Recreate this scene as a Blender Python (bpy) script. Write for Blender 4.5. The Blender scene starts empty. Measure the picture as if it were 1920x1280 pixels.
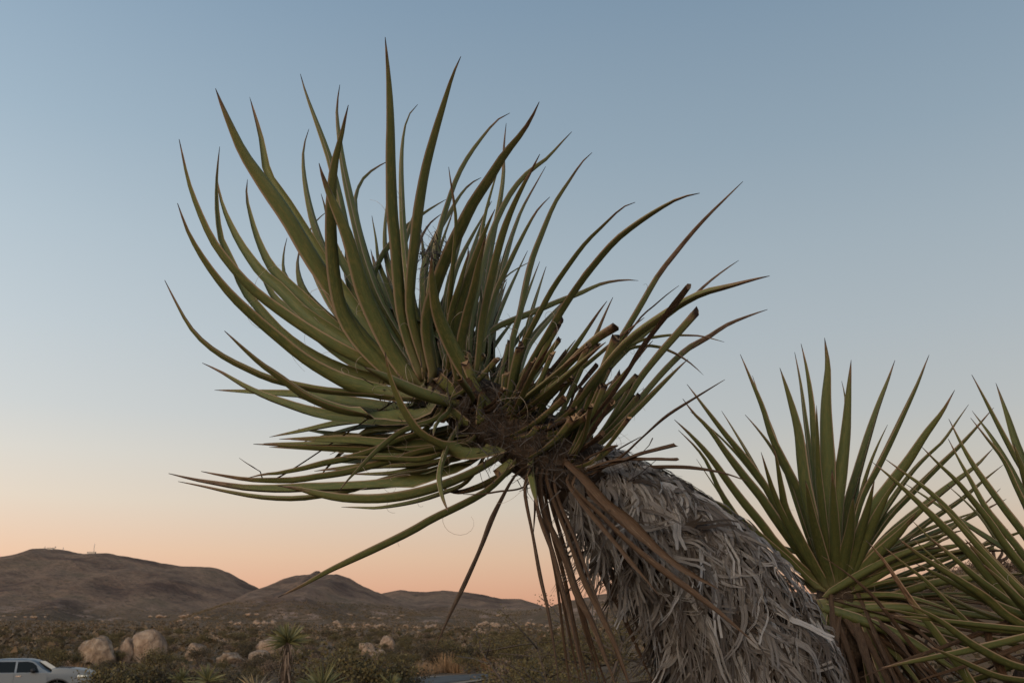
import bpy, bmesh, math, random
import numpy as np
from mathutils import Vector, noise
random.seed(7); rng = np.random.default_rng(7)
sc = bpy.context.scene; COL = sc.collection
R = math.radians

# ------------------------------------------------------------------ camera
F = 1884.0                       # focal length in photo pixels (1920 wide)
PITCH = R(16.4); CAMZ = 1.55
cam = bpy.data.cameras.new('camera'); camo = bpy.data.objects.new('camera', cam); COL.objects.link(camo)
camo.location = (0, 0, CAMZ); camo.rotation_euler = (R(90) + PITCH, 0, 0)
cam.lens = 36 * F / 1920; cam.sensor_width = 36; cam.clip_start = 0.05; cam.clip_end = 30000
cam.dof.use_dof = True; cam.dof.focus_distance = 2.0; cam.dof.aperture_fstop = 18.0
sc.camera = camo
# ------------------------------------------------------------------ sky: dusk, the sun just gone down off to the left and behind
SUN_EL, SUN_AZ = 4.0, -158.0     # degrees; azimuth clockwise from +Y (view direction)
w = bpy.data.worlds.new('World'); sc.world = w; w.use_nodes = True
nt = w.node_tree; nd = nt.nodes; lk = nt.links; bg = nd['Background']
sky = nd.new('ShaderNodeTexSky'); sky.sky_type = 'NISHITA'; sky.sun_disc = False
sky.sun_elevation = R(SUN_EL); sky.sun_rotation = R(SUN_AZ); sky.altitude = 1200; sky.dust_density = 2
tc = nd.new('ShaderNodeTexCoord'); sx = nd.new('ShaderNodeSeparateXYZ'); lk.new(tc.outputs['Generated'], sx.inputs[0])
ramp = nd.new('ShaderNodeValToRGB'); ramp.color_ramp.interpolation = 'LINEAR'
def lin(c): return tuple((v/255/12.92 if v/255 <= .04045 else ((v/255+.055)/1.055)**2.4) for v in c)
stops = [(0.0, (208, 140, 126)), (0.030, (221, 157, 136)), (0.052, (226, 173, 149)), (0.075, (228, 187, 161)), (0.122, (221, 203, 186)),
         (0.165, (212, 205, 196)), (0.205, (200, 201, 200)), (0.28, (185, 193, 198)), (0.36, (170, 183, 192)), (0.45, (150, 168, 182)),
         (0.57, (129, 151, 171)), (0.75, (104, 129, 156)), (1.0, (82, 108, 140))]
els = ramp.color_ramp.elements
els[0].position = 0; els[1].position = 1
for p_, c_ in stops[1:-1]: els.new(p_)
for e_, (p_, c_) in zip(els, stops): e_.position = p_; k_ = (.90/(1.71-.81*math.sqrt(1-p_*p_)))*float(np.interp(p_, [.2, .5], [.905, 1.03])); e_.color = (*[v*k_ for v in lin(c_)], 1)
lk.new(sx.outputs[2], ramp.inputs[0])
mx = nd.new('ShaderNodeMix'); mx.data_type = 'RGBA'; mx.inputs[0].default_value = 0.03
lk.new(ramp.outputs[0], mx.inputs[6]); lk.new(sky.outputs[0], mx.inputs[7])
dt = nd.new('ShaderNodeVectorMath'); dt.operation = 'DOT_PRODUCT'; lk.new(tc.outputs['Generated'], dt.inputs[0])
dt.inputs[1].default_value = (math.sin(R(SUN_AZ)), math.cos(R(SUN_AZ)), 0)
az = nd.new('ShaderNodeMath'); az.operation = 'MULTIPLY_ADD'; az.inputs[1].default_value = 0.87; az.inputs[2].default_value = 1.71   # brighter towards the set sun
lk.new(dt.outputs['Value'], az.inputs[0])
ml = nd.new('ShaderNodeVectorMath'); ml.operation = 'SCALE'; lk.new(mx.outputs[2], ml.inputs[0]); lk.new(az.outputs[0], ml.inputs['Scale'])
lk.new(ml.outputs[0], bg.inputs[0]); bg.inputs[1].default_value = 1.0
# ------------------------------------------------------------------ afterglow of the sun
sun = bpy.data.lights.new('sun', 'SUN'); suno = bpy.data.objects.new('sun', sun); COL.objects.link(suno)
sun.energy = 1.65; sun.angle = R(35); sun.color = (1, .79, .58)
sd = Vector((math.sin(R(SUN_AZ))*math.cos(R(SUN_EL+8)), math.cos(R(SUN_AZ))*math.cos(R(SUN_EL+8)), math.sin(R(SUN_EL+8))))
suno.rotation_euler = sd.to_track_quat('Z', 'Y').to_euler(); suno.location = (-5, -5, 8)
sc.view_settings.view_transform = 'Standard'; sc.view_settings.look = 'None'; sc.view_settings.exposure = 0; sc.view_settings.gamma = 1

# ------------------------------------------------------------------ helpers
CAM = Vector((0, 0, CAMZ)); FW = Vector((0, math.cos(PITCH), math.sin(PITCH))); UP = Vector((0, -math.sin(PITCH), math.cos(PITCH)))
def P(x, y, d):
    x, y, d = float(x), float(y), float(d)
    return CAM + (FW + Vector((1, 0, 0))*((x-960)/F) + UP*((640-y)/F))*d
def tag(o, label=None, cat=None, group=None, kind=None):
    if label: o['label'] = label
    if cat: o['category'] = cat
    if group: o['group'] = group
    if kind: o['kind'] = kind
    return o
def thing(name, loc, label, cat, group=None):
    o = bpy.data.objects.new(name, None); COL.objects.link(o); o.location = loc; o.empty_display_size = .1
    return tag(o, label, cat, group)
def mesh(name, v, f, mats, smooth=True, attrs=None, mi=None):
    m = bpy.data.meshes.new(name); m.from_pydata([tuple(p) for p in v], [], f)
    for k in (mats if isinstance(mats, (list, tuple)) else [mats]): m.materials.append(k)
    if smooth: m.shade_smooth()
    if mi is not None: m.polygons.foreach_set('material_index', mi)
    for an, (ty, dat) in (attrs or {}).items():
        a = m.attributes.new(an, ty, 'POINT')
        a.data.foreach_set('vector' if ty == 'FLOAT_VECTOR' else 'value', np.asarray(dat, dtype=np.float32).ravel())
    return m
def obj(name, m, parent=None, loc=(0, 0, 0)):
    o = bpy.data.objects.new(name, m); COL.objects.link(o); o.parent = parent; o.location = loc
    return o
def copy_tree(o, parent=None):
    c = o.copy(); COL.objects.link(c); c.parent = parent
    for ch in list(o.children): copy_tree(ch, c)
    return c
def bm_obj(name, bm, mats, parent=None, smooth=False, loc=(0, 0, 0)):
    m = bpy.data.meshes.new(name); bm.to_mesh(m); bm.free()
    for k in (mats if isinstance(mats, (list, tuple)) else [mats]): m.materials.append(k)
    if smooth: m.shade_smooth()
    return obj(name, m, parent, loc)
def tube(V, Fc, pts, rad, n=5, cap=True):
    """append a tube along pts with radii rad"""
    base = len(V); pts = [Vector(p) for p in pts]; up = Vector((.31, .17, .93)); k = len(pts)
    for i, p in enumerate(pts):
        t = (pts[min(i+1, k-1)] - pts[max(i-1, 0)]).normalized()
        a = t.cross(up)
        if a.length < .05: a = t.cross(Vector((1, 0, 0)))
        a.normalize(); b = t.cross(a)
        r = rad[i] if hasattr(rad, '__len__') else rad
        for j in range(n):
            q = 2*math.pi*j/n; V.append(p + r*(math.cos(q)*a + math.sin(q)*b))
    for i in range(k-1):
        for j in range(n):
            Fc.append((base+i*n+j, base+i*n+(j+1) % n, base+(i+1)*n+(j+1) % n, base+(i+1)*n+j))
    if cap: Fc.append(tuple(base+(k-1)*n+j for j in range(n))); Fc.append(tuple(base+n-1-j for j in range(n)))

# ------------------------------------------------------------------ materials
class NB:
    def __init__(s, name, rough=.8, spec=.3):
        s.m = bpy.data.materials.new(name); s.m.use_nodes = True; s.nt = s.m.node_tree; s.n = s.nt.nodes; s.l = s.nt.links
        s.b = s.n['Principled BSDF']; s.b.inputs['Roughness'].default_value = rough; s.b.inputs['Specular IOR Level'].default_value = spec
    def new(s, t): return s.n.new(t)
    def link(s, a, b): s.l.new(a, b)
    def attr(s, name, out='Vector'):
        a = s.new('ShaderNodeAttribute'); a.attribute_name = name; return a.outputs[out]
    def rnd(s): return s.new('ShaderNodeObjectInfo').outputs['Random']
    def pos(s, obj=True): return s.new('ShaderNodeTexCoord').outputs['Object'] if obj else s.new('ShaderNodeNewGeometry').outputs['Position']
    def noise(s, vec, scale, det=4, rough=.55, stretch=None, out='Fac'):
        if stretch:
            mp = s.new('ShaderNodeMapping'); mp.inputs['Scale'].default_value = stretch; s.link(vec, mp.inputs[0]); vec = mp.outputs[0]
        t = s.new('ShaderNodeTexNoise'); t.inputs['Scale'].default_value = scale; t.inputs['Detail'].default_value = det; t.inputs['Roughness'].default_value = rough
        s.link(vec, t.inputs['Vector']); return t.outputs[out]
    def ramp(s, fac, stops):
        r = s.new('ShaderNodeValToRGB'); e = r.color_ramp.elements
        while len(e) < len(stops): e.new(.5)
        for q, (p, c) in zip(e, stops): q.position = p; q.color = (*c, 1) if len(c) == 3 else c
        s.link(fac, r.inputs[0]); return r.outputs[0]
    def mapr(s, v, a, b, c=0, d=1):
        m = s.new('ShaderNodeMapRange'); s.link(v, m.inputs[0])
        for i, k in enumerate((a, b, c, d)): m.inputs[i+1].default_value = k
        return m.outputs[0]
    def mix(s, fac, a, b, mode='MIX'):
        m = s.new('ShaderNodeMix'); m.data_type = 'RGBA'; m.blend_type = mode
        for sock, v in ((m.inputs[0], fac), (m.inputs[6], a), (m.inputs[7], b)):
            if isinstance(v, (int, float)): sock.default_value = v
            elif isinstance(v, tuple): sock.default_value = (*v, 1)
            else: s.link(v, sock)
        return m.outputs[2]
    def math(s, op, a, b=None):
        m = s.new('ShaderNodeMath'); m.operation = op
        for i, v in enumerate((a, b)):
            if v is None: continue
            if isinstance(v, (int, float)): m.inputs[i].default_value = v
            else: s.link(v, m.inputs[i])
        return m.outputs[0]
    def sep(s, v, i):
        x = s.new('ShaderNodeSeparateXYZ'); s.link(v, x.inputs[0]); return x.outputs[i]
    def bump(s, h, strength=.3, dist=.01):
        b = s.new('ShaderNodeBump'); b.inputs['Strength'].default_value = strength; b.inputs['Distance'].default_value = dist
        s.link(h, b.inputs['Height']); s.link(b.outputs[0], s.b.inputs['Normal'])
    def done(s, col): s.link(col, s.b.inputs['Base Color']) if not isinstance(col, tuple) else setattr(s.b.inputs['Base Color'], 'default_value', (*col, 1)); return s.m

def leaf_material(name, base, light, yel, rough=.6):
    """luv = (across -1..1, along 0..1, random); brown = where along the leaf the dry tip starts"""
    n = NB(name, rough, .2)
    luv = n.attr('luv'); ac = n.sep(luv, 0); al = n.sep(luv, 1); rn = n.sep(luv, 2); br = n.attr('brown', 'Fac')
    streak = n.noise(luv, 3.0, 3, .6, (9, 1.2, 40)); blot = n.noise(luv, 4.0, 4, .6, (1.2, 7, 31))
    c = n.mix(rn, base, light)
    c = n.mix(n.mapr(streak, .40, .60), n.mix(.2, c, (.03, .032, .012)), n.mix(.5, c, light))
    c = n.mix(n.math('MULTIPLY', n.mapr(blot, .46, .62), .65), c, yel)
    c = n.mix(n.mapr(al, .16, .0), c, (.16, .15, .075))                        # paler leaf base
    spots = n.noise(luv, 30, 2, .5, (1.5, 9, 13)); c = n.mix(n.mapr(spots, .60, .66, 0, .7), c, (.055, .04, .02))
    start = n.math('ADD', br, n.math('MULTIPLY', n.math('SUBTRACT', blot, .5), .35))
    f = n.new('ShaderNodeMapRange'); n.link(n.math('SUBTRACT', al, start), f.inputs[0]); f.inputs[1].default_value = -.03; f.inputs[2].default_value = .03
    dry = n.ramp(n.noise(luv, 2.2, 5, .7, (1, 9, 17)), [(.30, (.035, .022, .016)), (.48, (.11, .065, .038)), (.62, (.20, .13, .085)), (.75, (.09, .05, .03))])
    c = n.mix(n.mapr(al, .62, .95, 0, .45), c, yel)
    c = n.mix(f.outputs[0], c, dry)
    edge = n.mapr(n.math('ABSOLUTE', ac), .86, .95); c = n.mix(n.math('MULTIPLY', edge, .8), c, (.30, .21, .145))
    c = n.mix(n.mapr(al, .965, .985), c, (.03, .02, .017))                      # the dark spine
    n.bump(streak, .10, .001)
    return n.done(c)
M = {}
M['leaf'] = leaf_material('yucca_leaf', (.068, .086, .028), (.102, .119, .043), (.145, .130, .044))
M['leaf_shaded'] = leaf_material('shaded_stiff_yucca_leaf', (.046, .060, .019), (.074, .090, .030), (.105, .100, .032))  # main leaf greens darkened, shade on the two side yuccas put into the colour
n = NB('dry_leaf', .7, .25); luv = n.attr('luv'); rn = n.sep(luv, 2)
c = n.ramp(n.noise(luv, 2.5, 5, .65, (3, 7, 23)), [(.36, (.016, .010, .007)), (.46, (.040, .024, .014)), (.51, (.090, .052, .028)), (.56, (.048, .029, .018)), (.62, (.11, .074, .045)), (.70, (.24, .18, .115))])
c = n.mix(n.math('MULTIPLY', rn, .35), c, n.mix(.55, c, (.20, .13, .08))); st = n.noise(luv, 6, 4, .6, (9, 1, 11)); c = n.mix(n.mapr(st, .3, .7, .0, .55), c, (.05, .03, .02))
n.bump(st, .5, .003); M['dry'] = n.done(c)
n = NB('weathered_thatch', .9, .12); luv = n.attr('luv'); rn = n.sep(luv, 2)
c = n.ramp(rn, [(0, (.055, .042, .033)), (.3, (.155, .136, .122)), (.65, (.31, .29, .272)), (1, (.50, .48, .46))])
st = n.noise(luv, 4, 5, .7, (7, .5, 19)); c = n.mix(n.mapr(st, .44, .60, .0, .85), c, n.mix(.8, c, (.03, .022, .018)))
n.bump(st, 1, .004); M['thatch'] = n.done(c)
n = NB('fibrous_bark', .95, .1); ps = n.pos(); c = n.ramp(n.noise(ps, 30, 6, .7), [(.3, (.012, .009, .007)), (.55, (.05, .036, .026)), (.75, (.13, .10, .08))])
n.bump(n.noise(ps, 60, 5), 1, .01); M['bark'] = n.done(c)
M['cut'] = NB('cut_leaf_end', .8).done((.24, .16, .095))
M['fibre'] = NB('leaf_fibre', .7).done((.36, .29, .23))

# ------------------------------------------------------------------ terrain
KN = [(0, 0), (6, 0), (14, -.5), (25, -1.1), (42, -1.27), (48, -1.0), (55, -.52), (80, -.1), (120, .6), (200, 1.7), (400, 4.8), (700, 9.5), (1000, 14.5), (1500, 22), (3000, 30), (9000, 34), (20000, 30)]
KX = [math.log(a+3) for a, b in KN]; KY = [b for a, b in KN]
def Zg(x, y):
    r = math.hypot(x, y); z = float(np.interp(math.log(r+3), KX, KY))
    z += 5.0*math.exp(-(((x-21)/15)**2 + ((y-43)/13)**2))                       # brushy rise on the right
    if r > 8: z += min(.25+r*.0006, 1.2)*.35*noise.noise((x/17, y/17, 3.1))*min(1, (r-8)/20)
    return z
def ground_px(x, y):
    d = (P(x, y, 1) - CAM); t = 6.0
    while t < 3000:
        p = CAM + d*t
        if p.z < Zg(p.x, p.y): return p
        t *= 1.012
    return None
n = NB('desert_ground', .95, .1); ps = n.pos(False)
c = n.ramp(n.noise(ps, .9, 6, .65), [(.36, (.085, .050, .028)), (.5, (.16, .092, .052)), (.62, (.24, .15, .088))])
far = n.noise(ps, .035, 8, .72); c = n.mix(n.mapr(far, .38, .6), c, (.095, .064, .038))
c = n.mix(n.mapr(n.noise(ps, .012, 6, .6), .56, .68, 0, .6), c, (.25, .155, .10))
n.bump(n.noise(ps, 3, 6), .6, .08); M['ground'] = n.done(c)
rs = [0] + list(np.geomspace(1.2, 130, 110)) + list(np.geomspace(140, 20000, 70)); NA = 260
V = [(0, 0, 0)]; Fc = []
for i, r in enumerate(rs[1:]):
    for j in range(NA):
        a = 2*math.pi*j/NA; x, y = r*math.sin(a), r*math.cos(a); V.append((x, y, Zg(x, y)))
for j in range(NA): Fc.append((0, 1+(j+1) % NA, 1+j))
for i in range(len(rs)-2):
    for j in range(NA):
        a = 1+i*NA+j; b = 1+i*NA+(j+1) % NA; Fc.append((a, b, b+NA, a+NA))
tag(obj('ground', mesh('ground', V, Fc, M['ground'])), kind='structure')

n = NB('hill_rock_and_scrub', .95, .08); ps = n.pos(False)
c = n.ramp(n.noise(ps, .006, 9, .68), [(.36, (.098, .062, .047)), (.46, (.178, .114, .078)), (.54, (.245, .156, .102)), (.64, (.16, .112, .072))])
c = n.mix(n.mapr(n.noise(ps, .09, 4, .7), .5, .66, 0, .65), c, (.062, .052, .038))
low = n.mapr(n.sep(ps, 2), 80, 25)
c = n.mix(n.math('MULTIPLY', n.mapr(n.sep(ps, 2), 62, 24), n.mapr(n.noise(ps, .02, 6, .7), .35, .6, .45, 1)), c, (.115, .080, .048))
roc = n.mapr(n.noise(ps, .022, 7, .75, (1, .45, 1.5)), .54, .60); c = n.mix(n.math('MULTIPLY', roc, n.math('MULTIPLY', low, .8)), c, (.38, .25, .18))
n.bump(n.noise(ps, .03, 7, .7), 1, 14); M['hill'] = n.done(c)
HILLV = []
def hill(name, ridge, D, W, seed, nx=190, ny=70, rough=1.0):
    pts = [P(x, y, D) for x, y in ridge]; X = [p.x for p in pts]; Z = [p.z for p in pts]; Y0 = sum(p.y for p in pts)/len(pts)
    V = []; Fc = []
    for j in range(ny+1):
        v = -1 + 2*j/ny
        for i in range(nx+1):
            x = X[0] + (X[-1]-X[0])*i/nx; H = float(np.interp(x, X, Z)) ; yr = Y0 + W*.025*noise.noise((x/(W*.7), seed, 0))
            y = yr + v*W
            g = Zg(x, y) - 6
            wv = v + .22*noise.fractal((x/(W*.35), y/(W*.8), seed), 1, 2, 3)*(1-abs(v))*min(1, abs(v)*4)
            p = max(0, 1-abs(wv))**1.75
            gul = noise.ridged_multi_fractal((x/(W*.22)+y/(W*1.1), y/(W*.55), seed+5), .9, 2.1, 5, 1, 2)-1.0
            z = g + (H-g)*p + gul*(H-g)*.13*rough*min(1, abs(v)*5)*min(1, 6*max(0, p))
            z += 2.2*noise.fractal((x/28, y/28, seed), .8, 2, 3)*min(1, p*4)
            Hr = float(np.interp(x*yr/y, X, Z)); z = min(z, CAMZ+(Hr-CAMZ)*(y/yr)*(1-.05*min(1, abs(v)*3)))          # nothing in front or behind tops the ridge
            V.append((x, y, z if abs(v) < .999 else g-10))
    for j in range(ny):
        for i in range(nx):
            a = j*(nx+1)+i; Fc.append((a, a+1, a+nx+2, a+nx+1))
    tag(obj(name, mesh(name, V, Fc, M['hill'])), kind='structure')
    HILLV.append([v for k, v in enumerate(V) if (k//(nx+1)) < ny//2-4 and .10 < (k % (nx+1))/nx < .90 and Zg(v[0], v[1])+1 < v[2] < Zg(v[0], v[1])+30])
hill('hill_with_antennas', [(-420, 1100), (-250, 1075), (-100, 1055), (0, 1043), (30, 1038), (55, 1028), (80, 1027), (110, 1029), (160, 1037), (200, 1036), (235, 1042), (290, 1052), (340, 1061), (390, 1062), (410, 1065), (430, 1073), (450, 1084), (486, 1102), (520, 1118), (600, 1138), (720, 1160)], 2600, 1350, 1.3, 240, 90)
hill('hill_with_rocky_knob', [(330, 1165), (400, 1140), (430, 1128), (470, 1108), (500, 1098), (530, 1084), (555, 1077), (575, 1076), (583, 1074), (589, 1069), (597, 1069), (604, 1076), (630, 1075), (655, 1083), (680, 1098), (710, 1110), (740, 1125), (800, 1142), (880, 1165)], 1900, 900, 4.1, 190, 80)
hill('low_hill', [(560, 1165), (640, 1132), (690, 1118), (720, 1111), (750, 1105), (790, 1109), (830, 1106), (870, 1109), (905, 1114), (940, 1122), (975, 1122), (1010, 1133), (1040, 1144), (1120, 1165)], 2300, 950, 8.7, 150, 70)
hill('hill_on_the_right', [(960, 1168), (1020, 1142), (1040, 1133), (1060, 1126), (1120, 1114), (1200, 1105), (1300, 1098), (1400, 1104), (1500, 1112), (1600, 1108), (1650, 1101), (1700, 1083), (1760, 1070), (1850, 1062), (2000, 1052), (2200, 1065), (2500, 1130)], 1100, 330, 12.9, 200, 60)
# ------------------------------------------------------------------ yuccas
def spline(pts, n):
    """Catmull-Rom through pts, resampled evenly to n points (numpy, any dim)"""
    p = np.asarray(pts, float)
    if len(p) == 2: p = np.array([p[0], (p[0]+p[1])/2, p[1]])
    q = np.vstack([2*p[0]-p[1], p, 2*p[-1]-p[-2]]); out = []
    for i in range(1, len(q)-2):
        for t in np.linspace(0, 1, 9)[:-1]:
            a, b, c_, d = q[i-1], q[i], q[i+1], q[i+2]
            out.append(.5*((2*b)+(c_-a)*t+(2*a-5*b+4*c_-d)*t*t+(3*b-a-3*c_+d)*t**3))
    out.append(p[-1]); out = np.array(out)
    L = np.r_[0, np.cumsum(np.linalg.norm(np.diff(out, axis=0), axis=1))]; s = np.linspace(0, L[-1], n)
    return np.stack([np.interp(s, L, out[:, k]) for k in range(out.shape[1])], 1)
PR_T = [0, .12, .3, .5, .68, .82, .92, .97, 1]
PR_W = [.78, .92, 1.0, .95, .76, .50, .27, .14, .02]
def leaf_mesh(name, C, hw, axis_dir, axis_pt, mats, brown=.97, cut=False, bias=.8, cup=.5, thick=.36, dead=False, prof=None):
    """C: (n,3) centre line base->tip in metres. Channel-shaped leaf: concave upper face, rounded underside."""
    n_ = len(C); V = []; Fc = []; luv = []; T = np.gradient(C, axis=0); T /= np.linalg.norm(T, axis=1)[:, None]
    ax = np.asarray(axis_dir, float); mid = C[n_//2]; ap = np.asarray(axis_pt, float)
    rad = ap + ax*np.dot(mid-ap, ax) - mid; rad /= (np.linalg.norm(rad)+1e-6)
    view = np.asarray(CAM) - mid; view /= np.linalg.norm(view)
    N0 = ax + .6*rad; N0 -= T[n_//2]*np.dot(N0, T[n_//2]); N0 /= (np.linalg.norm(N0)+1e-6)
    wob = random.uniform(0, 50)
    sg = 1 if np.dot(N0, view) >= -.38 else -1
    Nf = N0 + sg*bias*2.3*view; rn = random.random(); tw = random.uniform(-.25, .25)
    for i in range(n_):
        t = i/(n_-1); N = Nf - T[i]*np.dot(Nf, T[i]); N /= np.linalg.norm(N); B = np.cross(T[i], N)
        a = tw*(t-.4); N, B = N*math.cos(a)+B*math.sin(a), B*math.cos(a)-N*math.sin(a)
        wv = (float(np.interp(t, PR_T, prof or PR_W)) if not cut else .82+.18*math.sin(min(1, t*1.2)*1.6))*hw
        wv *= (1+.45*noise.noise((t*5, wob, 0))) if dead else (1+.05*noise.noise((t*7, wob, 0)))
        cu = wv*cup*(.7+.8*t); th = max(wv*thick*(1-.35*t), .0008)
        for (x, y) in ((-1, cu), (-.52, cu*.28), (0, 0), (.52, cu*.28), (1, cu), (.58, cu*.28-th*.7), (0, -th), (-.58, cu*.28-th*.7)):
            V.append(C[i]+B*x*wv+N*y); luv.append((x, t, rn))
    for i in range(n_-1):
        for j in range(8): Fc.append((i*8+j, i*8+(j+1) % 8, i*8+8+(j+1) % 8, i*8+8+j))
    e = (n_-1)*8; Fc.append(tuple(e+j for j in range(8))); Fc.append(tuple(7-j for j in range(8)))
    if cut:                                                                      # ragged cut end
        for j in range(8): V[e+j] = V[e+j] + T[-1]*random.uniform(-.006, .006)
    mi = [0]*len(Fc)
    if cut: mi[-2] = 1
    m = mesh(name, V, Fc, mats, True, {'luv': ('FLOAT_VECTOR', luv), 'brown': ('FLOAT', [brown]*len(V))}, mi)
    sh = m.attributes.new('sharp_edge', 'BOOLEAN', 'EDGE'); d = {}
    for ed in m.edges:
        a, b = ed.vertices
        if abs(a-b) == 8 and a % 8 in (0, 4): sh.data[ed.index].value = True
        if cut and a >= e and b >= e: sh.data[ed.index].value = True
    return m
def depth(p): return float(p[1])*math.cos(PITCH)+(float(p[2])-CAMZ)*math.sin(PITCH)
def px_curve(px, Db, L, sign, n=22, kmax=.42):
    """px: base->tip pixels; depth runs from Db at the base so that the leaf comes out L metres long, towards (+) or away (-)"""
    q = spline(px, n); s = np.linspace(0, 1, n)
    def build(k):
        return np.array([tuple(P(x, y, Db - sign*k*t**1.15)) for (x, y), t in zip(q, s)])
    def ln(c_): return np.linalg.norm(np.diff(c_, axis=0), axis=1).sum()
    lo, hi = 0.0, kmax
    if ln(build(hi)) < L: return build(hi)
    if ln(build(0.02)) > L: return build(0.02)
    for _ in range(18):
        m_ = (lo+hi)/2
        if ln(build(m_)) < L: lo = m_
        else: hi = m_
    return build(lo)
def parse(txt):
    for ln in txt.strip().splitlines():
        a = ln.split()
        if len(a) < 4 or not a or a[0][0] == '#': continue
        yield a[0], float(a[1]), a[2], [tuple(float(v) for v in q.split(',')) for q in a[3:]]

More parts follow.
